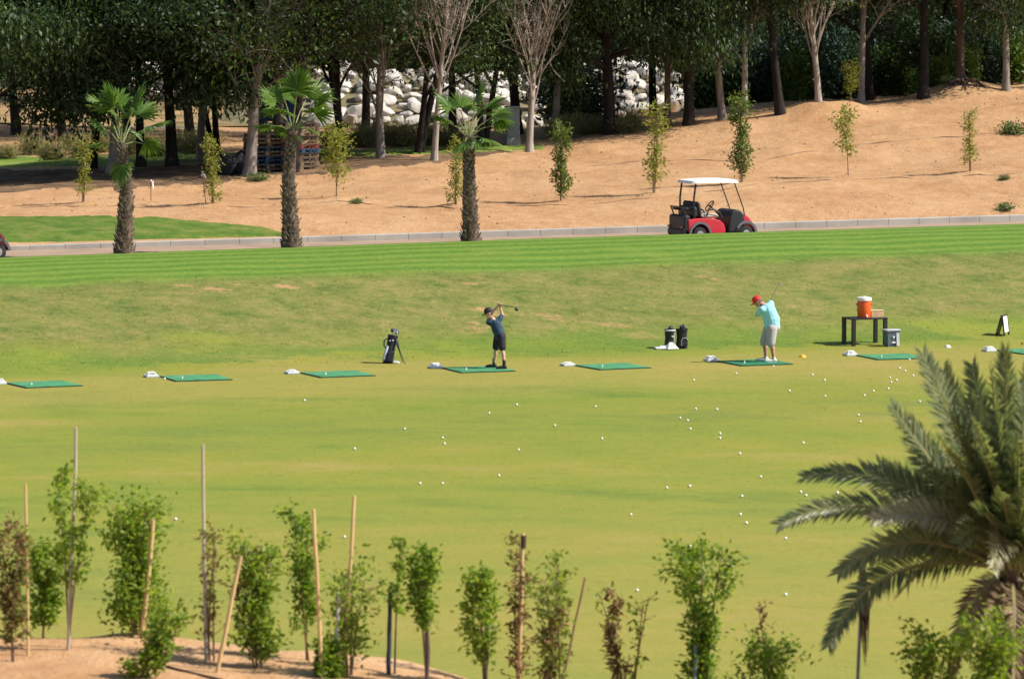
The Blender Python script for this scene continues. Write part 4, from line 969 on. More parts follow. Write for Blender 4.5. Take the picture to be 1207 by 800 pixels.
for bx, by in BALLS:
    p = G(bx, by); o = link(bpy.data.objects.new('golf_ball', bm0)); o.location = (p.x, p.y, p.z + .026); o.scale = (.95 + .2 * random.random(),) * 3
    tag(o, 'white golf ball lying on the grass ' + zone(bx, by), 'golf ball', 'golf balls ' + zone(bx, by))
def disc(px, py, m, lb, s=1.0):
    p = G(px, py); t = MB().lathe([(.02, .085), (.045, .085), (.09, .05), (.105, .012), (.12, .004), (.11, 0), (.02, 0)], 20).build('marker_disc', m); t.location = p; t.scale = (s, s, s); tag(t, lb, 'marker')
M_YEL = mat('marker_yellow', (.70, .36, .012), .5, .05)
disc(946, 421, M_YEL, 'yellow marker disc on the grass right of the man in the red cap', .85); disc(1208, 406, M_YEL, 'orange yellow marker disc at the right edge beyond the small board'); disc(1117, 409.5, mat('marker_white', (.72, .68, .62), .5), 'white marker disc on the grass right of the grey bin', .85)

# ------------------------------------------------------------------ table with cooler, box and bin; small board
M_TBL = mat('table_black', (.014, .012, .016), .45, .1)
p = G(1019, 406); t = thing('side_table', 'low black table carrying the orange drinks cooler', 'table', tuple(p), YAW)
MB().box((0, 0, .725), (1.06, .70, .045), bev=.006).build('table_top', M_TBL, t)
for sx in (-1, 1):
    for sy in (-1, 1): MB().box((sx * .475, sy * .295, .351), (.10, .10, .702), bev=.006).build('leg', M_TBL, t)
tt = Matrix.Translation(p) @ Matrix.Rotation(YAW, 4, 'Z')
c = tt @ Vector((-.06, -.08, .7485)); k = thing('drinks_cooler', 'orange drinks cooler with white lid and spigot on the black table', 'cooler', tuple(c), .1)
M_ORG = mat('cooler_orange', (.78, .10, .012), .4, .06, 3); M_LID = mat('cooler_white', (.78, .76, .74), .4, .04)
MB().lathe([(.165, 0), (.178, .01), (.182, .10), (.188, .12), (.188, .40), (.182, .42), (.186, .46), (.10, .46)], 28).build('barrel', M_ORG, k)
o = MB().lathe([(.19, .455), (.203, .46), (.205, .525), (.195, .545), (.12, .555), (.01, .557)], 28).build('lid', M_LID, k); MB().lathe([(.05, .555), (.055, .575), (.01, .58)], 14).build('lid_knob', M_LID, o)
MB().box((.04, -.195, .06), (.05, .05, .05), bev=.012).tube([(.04, -.21, .06), (.04, -.245, .055), (.04, -.25, .02)], .014, 8).build('spigot', M_LID, k)
for s in (-1, 1): MB().box((s * .20, 0, .36), (.04, .12, .05), bev=.012).build('handle', M_ORG, k)
c = tt @ Vector((.31, -.02, .7485)); k = thing('storage_box', 'beige see-through storage box on the table right of the cooler', 'box', tuple(c), YAW)
M_BOX = mat('box_beige', (.52, .35, .20), .5, .18, 5)
b = MB(); b.box((0, 0, .01), (.38, .30, .02))
for s in (-1, 1): b.box((s * .185, 0, .095), (.012, .30, .15)); b.box((0, s * .145, .095), (.358, .012, .15))
b.build('tub', M_BOX, k, smooth=False); MB().box((0, 0, .18), (.40, .32, .018), bev=.005).build('lid', mat('box_lid', (.62, .50, .26), .5, .1, 4), k)
b = MB()
for i in range(9): b.lathe([(.03, 0), (.038, .13)], 10, (-.12 + .12 * (i % 3), -.08 + .08 * (i // 3), .021))
b.build('cups', mat('cups', (.62, .42, .34), .5), k)
p = G(1051, 408.5); k = thing('waste_bin', 'blue grey waste bin with pale lid behind the right table leg', 'bin', (p.x, p.y + .1, p.z), YAW)
M_BIN = mat('bin_blue_grey', (.10, .14, .20), .45, .1, 3); M_BINL = mat('bin_lid_grey', (.48, .50, .55), .45, .06)
prof = lambda h, e: [(-.17 - e, -.13 - e, h), (.17 + e, -.13 - e, h), (.17 + e, .13 + e, h), (-.17 - e, .13 + e, h)]
vs = prof(0, -.02) + prof(.40, .012) + prof(.40, .03) + prof(.43, .03); fs = [(3, 2, 1, 0)] + [(a * 4 + i, a * 4 + (i + 1) % 4, a * 4 + 4 + (i + 1) % 4, a * 4 + 4 + i) for a in range(3) for i in range(4)] + [(12, 13, 14, 15)]
MB().add(vs, fs).build('tub', M_BIN, k, smooth=False); MB().box((0, 0, .448), (.42, .34, .035), bev=.012).build('lid', M_BINL, k)
MB().box((.12, -.152, .2), (.09, .012, .36), bev=.004, m=Matrix.Rotation(-.06, 3, 'X')).build('pale_strip', M_BINL, k)  # pale strip down the right of the bin front
MB().prism([(-.035, .30), (-.005, .27), (.03, .30), (.02, .25), (0, .23), (-.02, .25)], -.158, -.148).prism([(-.05, .1), (.05, .1), (.05, .14), (-.05, .13)], -.15, -.143).build('emblem', M_BALL, k, smooth=False)
p = G(1186, 395.5); k = thing('standing_board', 'small white board in a black frame standing on the grass near the right edge', 'sign', tuple(p), 1.15)
tl = Matrix.Rotation(-.12, 3, 'X')
for s in (-1, 1): MB().box((s * .20, .02, .28), (.05, .035, .56), bev=.005, m=tl).build('post', M_TBL, k)
MB().box((0, .02, .32), (.35, .02, .44), bev=.003, m=tl).build('panel', mat('board_white', (.80, .78, .80), .4, .03), k)
MB().box((0, .185, .26), (.36, .02, .54), bev=.004, m=Matrix.Rotation(.28, 3, 'X')).build('rear_leg', M_TBL, k); MB().box((0, .085, .555), (.45, .05, .03), bev=.004).build('top_rail', M_TBL, k)

# ------------------------------------------------------------------ golf bags
M_NAVY = mat('bag_navy', (.012, .015, .034), .6, .2, 8, .006); M_BAGB = mat('bag_black', (.010, .010, .016), .6, .2, 8, .006); M_BAGW = mat('bag_white', (.55, .57, .66), .6, .06); M_CHR = mat('club_steel', (.55, .56, .58), .25, metal=.8); M_GRIP = mat('club_grip', (.02, .02, .02), .7)
def bag_body(rx, ry, H, seed):
    b = MB(); n = 22; rng = np.random.default_rng(seed); vs = []; fs = []; prof = [(0, .92), (.02, 1), (.3, 1.02), (.55, .92), (.72, .96), (.9, 1.02), (.93, 1.1), (1.0, 1.1), (1.0, .95), (.93, .9)]
    for z, k in prof:
        for j in range(n): a = 6.2832 * j / n; vs.append((rx * k * math.cos(a), ry * k * math.sin(a), z * H))
    for i in range(len(prof) - 1):
        for j in range(n): q = (j + 1) % n; fs.append((i * n + j, i * n + q, i * n + n + q, i * n + n + j))
    fs.append(tuple(reversed(range(n)))); fs.append(tuple(range((len(prof) - 1) * n, len(prof) * n))); return b.add(vs, fs)
def clubs(t, H, n, seed, spread=.07, hl=.22, cover=None):
    rng = np.random.default_rng(seed)
    for i in range(n):
        x, y = rng.uniform(-spread, spread, 2); h = H + hl * rng.uniform(.5, 1.0); c = MB().tube([(x * .6, y * .6, H * .3), (x * 1.2, y * 1.2, h)], .007, 5).build('club_shaft', M_CHR, t)
        if i % 2: MB().ell((x * 1.2, y * 1.2, h), (.045, .06, .055), 10).build('head_cover', cover or M_BAGB, c)
        else: MB().box((x * 1.2 + .03, y * 1.2, h), (.08, .03, .05), bev=.008).build('club_head', M_CHR, c)
# stand bag left of the boy
p = G(457, 428); t = thing('stand_bag', 'navy golf stand bag with white pocket leaning on its legs left of the boy', 'golf bag', tuple(p), 0); t.rotation_euler = (-.12, .19, 0)
bag_body(.125, .14, .74, 1).build('bag', M_NAVY, t)
MB().box((-.10, -.06, .25), (.10, .16, .42), bev=.04, m=Matrix.Rotation(.08, 3, 'Y')).build('side_pocket', M_BAGW, t); MB().box((.04, -.14, .18), (.18, .07, .30), bev=.03).build('front_pocket', M_NAVY, t)
MB().box((0, 0, .015), (.28, .30, .05), bev=.02).build('base', M_BAGB, t); MB().tube([(-.10, -.08, .66), (-.20, -.12, .56), (-.18, -.12, .42), (-.10, -.10, .36)], [.03, .035, .035, .03], 8, flat=.4).build('strap', M_NAVY, t)
MB().box((.02, -.15, .60), (.05, .012, .035), bev=.004).box((-.05, -.145, .58), (.035, .012, .03), bev=.004).build('buckles', M_BAGW, t)
clubs(t, .74, 7, 5, .08, .17, M_NAVY); MB().ell((.07, -.02, .84), (.045, .05, .07), 10).build('white_head_cover', M_BAGW, t)
MB().tube([(.10, -.08, .64), (.17, -.12, .50), (.20, -.1, .44)], [.04, .05, .03], 8, flat=.6).build('towel', M_NAVY, t)
for e, a in (((.47, -.26, .02), -.1), ((.44, .30, -.02), .1)): MB().tube([(.10, a, .62), e], [.012, .009], 6).build('leg', M_STEEL, t)
q = G(466, 428.4); o = MB().ell((0, 0, .03), (.09, .07, .05), 12).ell((.07, .01, .02), (.05, .05, .03), 10).build('ball_pouch', mat('pouch_white', (.62, .60, .55), .8, .1, 8)); o.location = q; tag(o, 'small white pouch at the foot of the navy stand bag', 'pouch')
for px, py, lb, s, mt in ((789.3, 411, 'black golf bag with white rim, the left one of the two short bags', 1, M_BAGB), (803.5, 410.3, 'black golf bag with round grey trimmed pocket, the right one of the two', 2, M_BAGB)):
    p = G(px, py); t = thing('golf_bag', lb, 'golf bag', tuple(p), .15 * s, 'two short golf bags beside the ball pyramid'); bag_body(.135 if s == 1 else .15, .13, .53, s).build('bag', mt, t)
    clubs(t, .53, 5, s + 7, .08, .06)
    if s == 1: MB().torus((0, 0, .50), .14, .022, (0, 0, 1), 22, 8).build('rim', M_BAGW, t); MB().box((.10, -.11, .24), (.015, .015, .42), bev=.004).box((.06, -.13, .34), (.06, .012, .05), bev=.004).build('piping', M_BAGW, t)
    else: MB().box((.02, -.145, .17), (.20, .06, .24), bev=.05).build('pocket', mt, t); MB().tube([(-.07, -.18, .08), (-.075, -.18, .22), (-.03, -.18, .285), (.06, -.18, .285), (.11, -.18, .22)], .011, 6).build('pocket_trim', mat('trim_grey', (.30, .30, .33), .5), t)

# ------------------------------------------------------------------ golfers
M_SKIN = mat('skin', (.58, .34, .25), .55, .06, 8); M_SKIN2 = mat('skin_tanned', (.46, .24, .165), .55, .08, 8)
def blob(name, caps, ells, vox, m, parent, smooth=3):
    b = MB()
    for p0, r0, p1, r1 in caps: b.capsule(p0, r0, p1, r1, 14)
    for e in ells: b.ell(e[0], e[1], 16, e[2] if len(e) > 2 else None)
    o = b.build(name, m, None); mo = o.modifiers.new('r', 'REMESH'); mo.mode = 'VOXEL'; mo.voxel_size = vox; s = o.modifiers.new('s', 'SMOOTH'); s.factor = .5; s.iterations = smooth
    bpy.context.view_layer.update(); dg = bpy.context.evaluated_depsgraph_get(); me = bpy.data.meshes.new_from_object(o.evaluated_get(dg)); o.modifiers.clear(); o.data = me; me.name = name
    me.polygons.foreach_set('use_smooth', [True] * len(me.polygons)); o.parent = parent; return o
V3 = Vector
def hand(c, wrist, along, palm_n, caps, r=.0095):
    """palm and five bent fingers closing round a grip that runs along 'along' through c"""
    c = V3(c); wrist = V3(wrist); al = V3(along).normalized(); n = V3(palm_n).normalized(); f = (c - wrist).normalized(); knk = c - n * .028
    caps.append((wrist, .026, knk + al * .018, .026)); caps.append((wrist, .024, knk - al * .022, .022))
    for i, ln in enumerate((.030, .034, .032, .026)):
        b = knk + al * (.033 - .022 * i); m = b + f * ln * .9 + n * .012; t = m + n * .032 - f * .006; e = t - f * ln * .7 + n * .004
        caps += [(b, r * 1.1, m, r), (m, r, t, r * .95), (t, r * .95, e, r * .8)]
    b = wrist.lerp(knk, .35) + al * .03; m = b + al * .022 + n * .03; caps += [(b, .013, m, .011), (m, .011, m + f * .036 + n * .012, .009)]
def head_parts(t, hc, face, up, skin, cap_m, hair_m, s=1.0, eye=True):
    """returns body ellipsoids for the head; adds cap, hair and eyes as children"""
    F = V3(face).normalized(); U = V3(up).normalized(); U = (U - F * U.dot(F)).normalized(); S = U.cross(F); hc = V3(hc)
    M = Matrix((F, S, U)).transposed(); at = lambda x, y, z: hc + M @ V3((x, y, z)) * s
    e = [(hc + M @ V3((-.005, 0, .02)) * s, (.098 * s, .077 * s, .105 * s), M), (at(.022, 0, -.055), (.068 * s, .058 * s, .062 * s), M), (at(.098, 0, -.012), (.022 * s, .014 * s, .024 * s), M), (at(.078, 0, -.055), (.020 * s, .028 * s, .012 * s), M), (at(.072, 0, -.098), (.022 * s, .026 * s, .018 * s), M),
         (at(-.008, .080, -.008), (.022 * s, .010 * s, .034 * s), M), (at(-.008, -.080, -.008), (.022 * s, .010 * s, .034 * s), M)]
    b = MB()
    for y in (-.032, .032): b.ell(at(.087, y, .016), (.010 * s, .015 * s, .008 * s), 8, M)
    b.build('eyes', mat('eye_dark', (.05, .03, .025), .2), t)
    b = MB(); b.ell(at(-.028, 0, .012), (.085 * s, .083 * s, .085 * s), 14, M); b.build('hair', hair_m, t)
    c = MB(); n = 20; vs = []; fs = []; prof = [(1.0, .035), (1.02, .06), (.98, .10), (.82, .135), (.5, .155), (.05, .162)]
    for k, z in prof:
        for j in range(n): a = 6.2832 * j / n; vs.append(at(-.004 + .112 * k * math.cos(a), .092 * k * math.sin(a), z))
    for i in range(len(prof) - 1):
        for j in range(n): q = (j + 1) % n; fs.append((i * n + j, i * n + q, i * n + n + q, i * n + n + j))
    fs.append(tuple(range((len(prof) - 1) * n, len(prof) * n))); c.add(vs, fs); o = c.build('cap', cap_m, t)
    v = MB(); vs = []; fs = []; N = 10
    for zz in (0, .008):
        for i in range(N + 1):
            a = -1.15 + 2.3 * i / N
            vs += [at(-.004 + .108 * math.cos(a), .090 * math.sin(a), .042 + zz), at(.02 + .175 * math.cos(a * .8) ** .6, .085 * math.sin(a), .022 + zz - .02 * abs(a) ** 2 * .3)]
    for i in range(N):
        a = i * 2; b2 = (N + 1) * 2; fs += [(a, a + 2, a + 3, a + 1), (b2 + a, b2 + a + 1, b2 + a + 3, b2 + a + 2), (a + 1, a + 3, b2 + a + 3, b2 + a + 1)]
    v.add(vs, fs).build('visor', cap_m, o); MB().ell(at(-.004, 0, .163), (.009 * s,) * 3, 8).build('button', cap_m, o); return e

def shoe(t, ankle, toe, m, sole_m, tall=0.0):
    a = V3(ankle); b = V3(toe); d = (b - a); d.z = 0; L = d.length; d.normalize(); s = V3((-d.y, d.x, 0)); base = V3((a.x, a.y, .05))
    caps = [(base - d * .035 + V3((0, 0, .0)), .042, base + d * L * .55 + V3((0, 0, -.008)), .042), (base + d * L * .5 + V3((0, 0, -.012)), .043, base + d * L * .92 + V3((0, 0, -.016)), .033), (base, .044, V3((a.x, a.y, .10 + tall)), .043)]
    o = blob('shoe', caps, [], .008, m, t); pr = MB(); n = 16; vs = []
    for z in (.002, .022):
        for j in range(n): an = 6.2832 * j / n; w = .046 if math.cos(an) > 0 else .04; vs.append(V3((a.x, a.y, 0)) + d * (L * .42 + (L * .55 + .035) * math.cos(an)) + s * w * math.sin(an) + V3((0, 0, z)))
    fs = [tuple(reversed(range(n))), tuple(range(n, 2 * n))] + [(j, (j + 1) % n, n + (j + 1) % n, n + j) for j in range(n)]; pr.add(vs, fs).build('sole', sole_m, o); return o
def club(label, grip, tip, loc, seed=0, driver=True):
    g = V3(grip); e = V3(tip); d = (e - g).normalized(); k = thing('golf_club', label, 'golf club', loc)
    MB().tube([g - d * .12, g + d * .16], [.014, .011], 8).build('grip', M_GRIP, k); MB().tube([g + d * .15, e], [.011, .009], 6).build('shaft', M_STEEL if driver else M_CHR, k)
    s = d.cross(V3((0, 0, 1))).normalized()
    if driver: MB().ell(e + V3((.0, -.02, -.045)), (.058, .062, .045), 14).build('club_head', mat('driver_head', (.03, .032, .038), .25, coat=.4), k)
    else: MB().box(e + V3((.03, 0, .01)), (.09, .03, .055), bev=.008).build('club_head', M_CHR, k)

# boy in navy at the top of his backswing, back turned to the camera
p = G(585, 435.2); Z0 = .045; B = thing('person', 'boy in navy shirt, black shorts and black cap swinging a driver above his shoulders', 'person', (p.x, p.y, p.z + .031))
hipL, hipR = V3((.13, -.09, .80)), V3((.04, .10, .80)); knL, knR = V3((.16, -.17, .46)), V3((-.02, .14, .46)); anL, anR = V3((.20, -.24, .09)), V3((-.06, .20, .09))
pel, che, nek, hc = V3((.09, 0, .86)), V3((-.02, 0, 1.13)), V3((-.10, 0, 1.26)), V3((-.185, -.01, 1.395))
shL, shR = V3((-.20, -.03, 1.17)), V3((.09, .03, 1.265)); hnd = V3((.075, .10, 1.615)); elL = V3((-.13, .13, 1.40)); elR = V3((.15, .13, 1.37))
wrL, wrR = hnd + V3((-.045, .01, -.055)), hnd + V3((.02, .03, -.06))
gd = (V3((.52, -.72, 1.60)) - hnd).normalized()
caps = [(hipL, .078, knL, .052), (knL, .050, knL.lerp(anL, .35) + V3((.015, 0, 0)), .051), (knL.lerp(anL, .3) + V3((.012, 0, 0)), .050, anL, .034), (hipR, .078, knR, .052), (knR, .050, knR.lerp(anR, .35) + V3((.015, 0, 0)), .051), (knR.lerp(anR, .3) + V3((.012, 0, 0)), .050, anR, .034),
        (pel, .12, che, .115), (che, .11, nek, .06), (nek, .052, hc, .05), (shL, .050, elL, .038), (elL, .038, wrL, .025), (shR, .050, elR, .038), (elR, .038, wrR, .025), (che, .09, shL, .05), (che, .09, shR, .05),
        (anL, .034, anL + V3((-.1, 0, -.05)), .03), (anR, .034, anR + V3((-.1, 0, -.05)), .03)]
hand(hnd - gd * .035, wrL, gd, (0.2, .3, .4), caps); hand(hnd + gd * .045, wrR, gd, (-.3, -.2, .4), caps)
hd = head_parts(B, hc, (-.93, -.15, -.34), (-.30, 0, .95), M_SKIN, mat('cap_black', (.012, .012, .018), .7), mat('hair_brown', (.05, .03, .02), .7))
blob('body', caps, hd, .008, M_SKIN, B)
M_NS = mat('shirt_navy', (.016, .050, .10), .8, .14, 6, .04); M_SH = mat('shorts_black', (.010, .011, .020), .8, .1, 6, .008)
blob('shirt', [(pel + V3((0, 0, -.02)), .142, che, .142), (che, .135, nek + V3((.02, 0, -.045)), .072), (che, .11, shL, .068), (che, .11, shR, .068), (shL, .068, shL.lerp(elL, .5), .060), (shR, .068, shR.lerp(elR, .6), .060)], [(pel.lerp(che, .5), (.155, .125, .16))], .012, M_NS, B, 4)
blob('shorts', [(pel, .138, hipL, .112), (pel, .138, hipR, .112), (hipL, .112, hipL.lerp(knL, .78), .096), (hipR, .112, hipR.lerp(knR, .78), .096)], [(pel + V3((.03, 0, -.05)), (.13, .15, .12))], .012, M_SH, B, 3)
M_BOOT_B = mat('shoe_black', (.012, .012, .014), .6)
shoe(B, anL, anL + V3((-.19, -.02, 0)), M_BOOT_B, M_RUB, .10); shoe(B, anR, anR + V3((-.20, .01, 0)), M_BOOT_B, M_RUB, .12)
MB().ell(nek + V3((.06, -.085, -.02)), (.02, .012, .022), 8).build('collar_label', M_BAGW, B)
club('black driver held behind the head of the boy in navy', hnd, (.52, -.72, 1.60), (p.x, p.y, p.z + .031))

# man in the turquoise shirt, bending over half way through the backswing
p = G(904, 427.5); Mn = thing('person', 'stout man in red cap, turquoise shirt, pale grey shorts and white shoes, bending over', 'person', (p.x, p.y, p.z + .031))
hipL, hipR = V3((.12, -.12, .86)), V3((.06, .13, .86)); knL, knR = V3((.09, -.16, .48)), V3((-.07, .16, .48)); anL, anR = V3((.17, -.18, .09)), V3((-.02, .19, .09))
pel, bel, che, nek, hc = V3((.14, 0, .95)), V3((.10, 0, 1.10)), V3((.03, 0, 1.33)), V3((-.13, 0, 1.49)), V3((-.245, -.01, 1.555))
shL, shR = V3((-.14, -.13, 1.36)), V3((.10, .12, 1.50)); hnd = V3((-.02, .50, 1.28)); elL = V3((-.26, .16, 1.20)); elR = V3((.15, .36, 1.27)); wrL, wrR = hnd + V3((-.06, -.05, -.01)), hnd + V3((.05, -.05, -.01))
tip = V3((.28, .10, 1.98)); gd = (tip - hnd).normalized()
caps = [(hipL, .098, knL, .066), (knL, .062, knL.lerp(anL, .35) + V3((.02, 0, 0)), .064), (knL.lerp(anL, .3) + V3((.018, 0, 0)), .062, anL, .040), (hipR, .098, knR, .066), (knR, .062, knR.lerp(anR, .35) + V3((.02, 0, 0)), .064), (knR.lerp(anR, .3) + V3((.018, 0, 0)), .062, anR, .040),
        (pel, .17, che, .17), (che, .155, nek, .075), (nek, .064, hc, .06), (shL, .062, elL, .048), (elL, .047, wrL, .032), (shR, .062, elR, .048), (elR, .047, wrR, .032), (che, .12, shL, .065), (che, .12, shR, .065), (anL, .04, anL + V3((-.1, 0, -.05)), .03), (anR, .04, anR + V3((-.1, 0, -.05)), .03)]
hand(hnd - gd * .035, wrL, gd, (0, .3, .5), caps); hand(hnd + gd * .05, wrR, gd, (-.3, .3, .3), caps)
hd = head_parts(Mn, hc, (-.82, .05, -.57), (-.55, 0, .83), M_SKIN2, mat('cap_red', (.62, .012, .014), .7, .05), mat('hair_grey', (.10, .085, .075), .7), 1.05)
blob('body', caps, hd, .009, M_SKIN2, Mn)
M_TQ = mat('shirt_turquoise', (.30, .68, .78), .8, .07, 5, .05, bscale=5); M_SG = mat('shorts_grey', (.40, .39, .40), .85, .06, 5, .012, bscale=9)
blob('shirt', [(pel + V3((0, 0, -.03)), .205, bel, .215), (bel, .215, che, .200), (che, .19, nek + V3((.03, 0, -.06)), .092), (che, .15, shL, .09), (che, .15, shR, .09), (shL, .09, shL.lerp(elL, .75), .074), (shR, .09, shR.lerp(elR, .75), .074)], [(bel + V3((.01, 0, 0)), (.225, .215, .2))], .014, M_TQ, Mn, 4)
blob('shorts', [(pel + V3((0, 0, -.03)), .185, hipL, .15), (pel + V3((0, 0, -.03)), .185, hipR, .15), (hipL, .148, hipL.lerp(knL, .95), .118), (hipR, .148, hipR.lerp(knR, .95), .118)], [(pel + V3((.02, 0, -.06)), (.19, .205, .14))], .014, M_SG, Mn, 3)
blob('collar', [(nek + V3((-.01, -.04, -.02)), .045, nek + V3((.03, .04, -.0)), .045)], [], .01, mat('collar_blue', (.03, .09, .30), .8), Mn)
M_SHW = mat('shoe_white', (.72, .70, .68), .6); shoe(Mn, anL, anL + V3((-.23, -.02, 0)), M_SHW, M_BAGW, .02); shoe(Mn, anR, anR + V3((-.25, .01, 0)), M_SHW, M_BAGB, .02)
club('thin steel club raised behind the man in the red cap', hnd, tip, (p.x, p.y, p.z + .031), 0, False)

# ------------------------------------------------------------------ foreground: stakes, saplings, date palm
FGA = lambda px, py: G(px, py, lambda x, y: fg_h(x, y), 46, 66)
def fg_base(px, py):
    if py < 800:
        q = FGA(px, py)
        if q.y < 65: return q
    Y = 57.0 + (px * .013) % 1.6; q = P(px, 700, Y); return V3((q.x, Y, FG(q.x, Y)))
L_G1 = leaf_mat('young_leaf', [(.085, .17, .02), (.15, .26, .03), (.23, .34, .045), (.31, .40, .07)], .58); L_G2 = leaf_mat('young_leaf_pale', [(.12, .19, .03), (.20, .28, .05), (.28, .34, .08)], .55)
L_BR = leaf_mat('dead_leaf', [(.12, .06, .035), (.20, .11, .06), (.30, .19, .10)], .25, .8); L_MIX = leaf_mat('turning_leaf', [(.10, .18, .028), (.18, .22, .05), (.26, .18, .08), (.20, .11, .065)], .45)
def fg_stake(px0, py0, px1, py1, r, m, lb, name='bamboo_stake'):
    r *= .78
    b = fg_base(px0, py0); top = P(px1, py1, b.y) - b; rg = random.Random(px0)
    pts = [V3((0, 0, -.25)) - top * .0] + [top * (i / 6) + V3((rg.uniform(-.008, .008), rg.uniform(-.01, .01), 0)) * (i not in (0,)) for i in range(7)]
    pts[0] = -top.normalized() * .25
    rd = [r * 1.08] + [r * (1.06 - .03 * i) * (1.0 + .08 * (i % 2)) for i in range(7)]
    o = MB().tube(pts, rd, 8).build(name, m); o.location = b; tag(o, lb, 'stake', 'stakes of the foreground saplings')
for a in [(33, 772, 30, 570, .022, M_STAKE, 'thin tan stake at the left edge between two leafy saplings'), (80, 746, 90, 503, .027, M_STAKE2, 'tall weathered stake rising through the tallest sapling at the left'), (167, 752, 181, 612, .038, M_STAKE, 'thick tan stake leaning in the big dense sapling'),
          (243, 779, 239, 524, .026, M_STAKE2, 'tallest thin pale stake, in a sparse purplish sapling'), (256, 792, 284, 655, .032, M_STAKE, 'leaning tan stake left of the dense sapling with brown twigs'), (379, 758, 369, 600, .031, M_STAKE, 'tan stake leaning left in a tall bushy sapling'),
          (404, 754, 418, 584, .030, M_STAKE, 'tan stake leaning right above the loose spreading sapling'), (395, 752, 399, 698, .030, mat('pale_stake', (.52, .50, .46), .8), 'short whitish stake behind the low bush'), (458, 770, 460, 690, .036, M_STAKE3, 'short dark blue stake beside the thin sparse sapling'),
          (503, 776, 505, 712, .030, mat('dark_stake', (.085, .055, .06), .8), 'short dark brown stake under the round topped sapling'), (571, 796, 574, 728, .036, M_STAKE3, 'short dark blue stake under the bushy sapling near the middle'), (611, 805, 617, 628, .034, M_STAKE, 'straight tan stake with dark wrapped top'),
          (652, 805, 690, 680, .020, mat('brown_stake', (.30, .19, .11), .8), 'thin brown stake leaning far to the right'), (818, 830, 820, 760, .032, mat('grey_stake', (.16, .22, .22), .7), 'short grey blue stake under the dense sapling right of the middle')]: fg_stake(*a)
o = fg_base(611, 805); q = P(617, 640, o.y); MB_ = MB().tube([q + V3((-.002, 0, -.06)), q + V3((.003, 0, .10))], [.034, .038], 9); tag(MB_.build('tie_wrap', mat('wrap_brown', (.10, .055, .035), .9, .3, 12, .01)), 'dark cloth wrap tied round the top of the straight tan stake', 'wrap')
def fg_sap(seed, px, base, top, wpx, n, lm, lb, dY=0, lo=.15, shape='column', stems=2, lean=(0, 0), extra=None, leaf=(.09, .042), cat='sapling', name='sapling'):
    b = fg_base(px, base)
    if dY: b.y += dY; b.x = P(px, 700, b.y).x; b.z = FG(b.x, b.y)
    h = (P(px, top, b.y) - b).z; w = wpx / 2 * b.y / F_PX
    t = thing(name, lb, cat, tuple(b), 0, 'young trees in the foreground'); sm, fm = make_sapling(seed, h, w * .74, int(n * 1.3), lm, leaf, lo, 1.0, shape, stems, sig=max(w * .16, .03), lean=lean)
    link(bpy.data.objects.new('stem', sm), t); link(bpy.data.objects.new('foliage', fm), t)
    if extra:
        s2, f2 = make_sapling(seed + 500, h * extra[2], w * .8, extra[0], extra[1], (.11, .03), extra[3], 1.0, 'column', 1, sig=.04)
        link(bpy.data.objects.new('dead_foliage', f2), t)
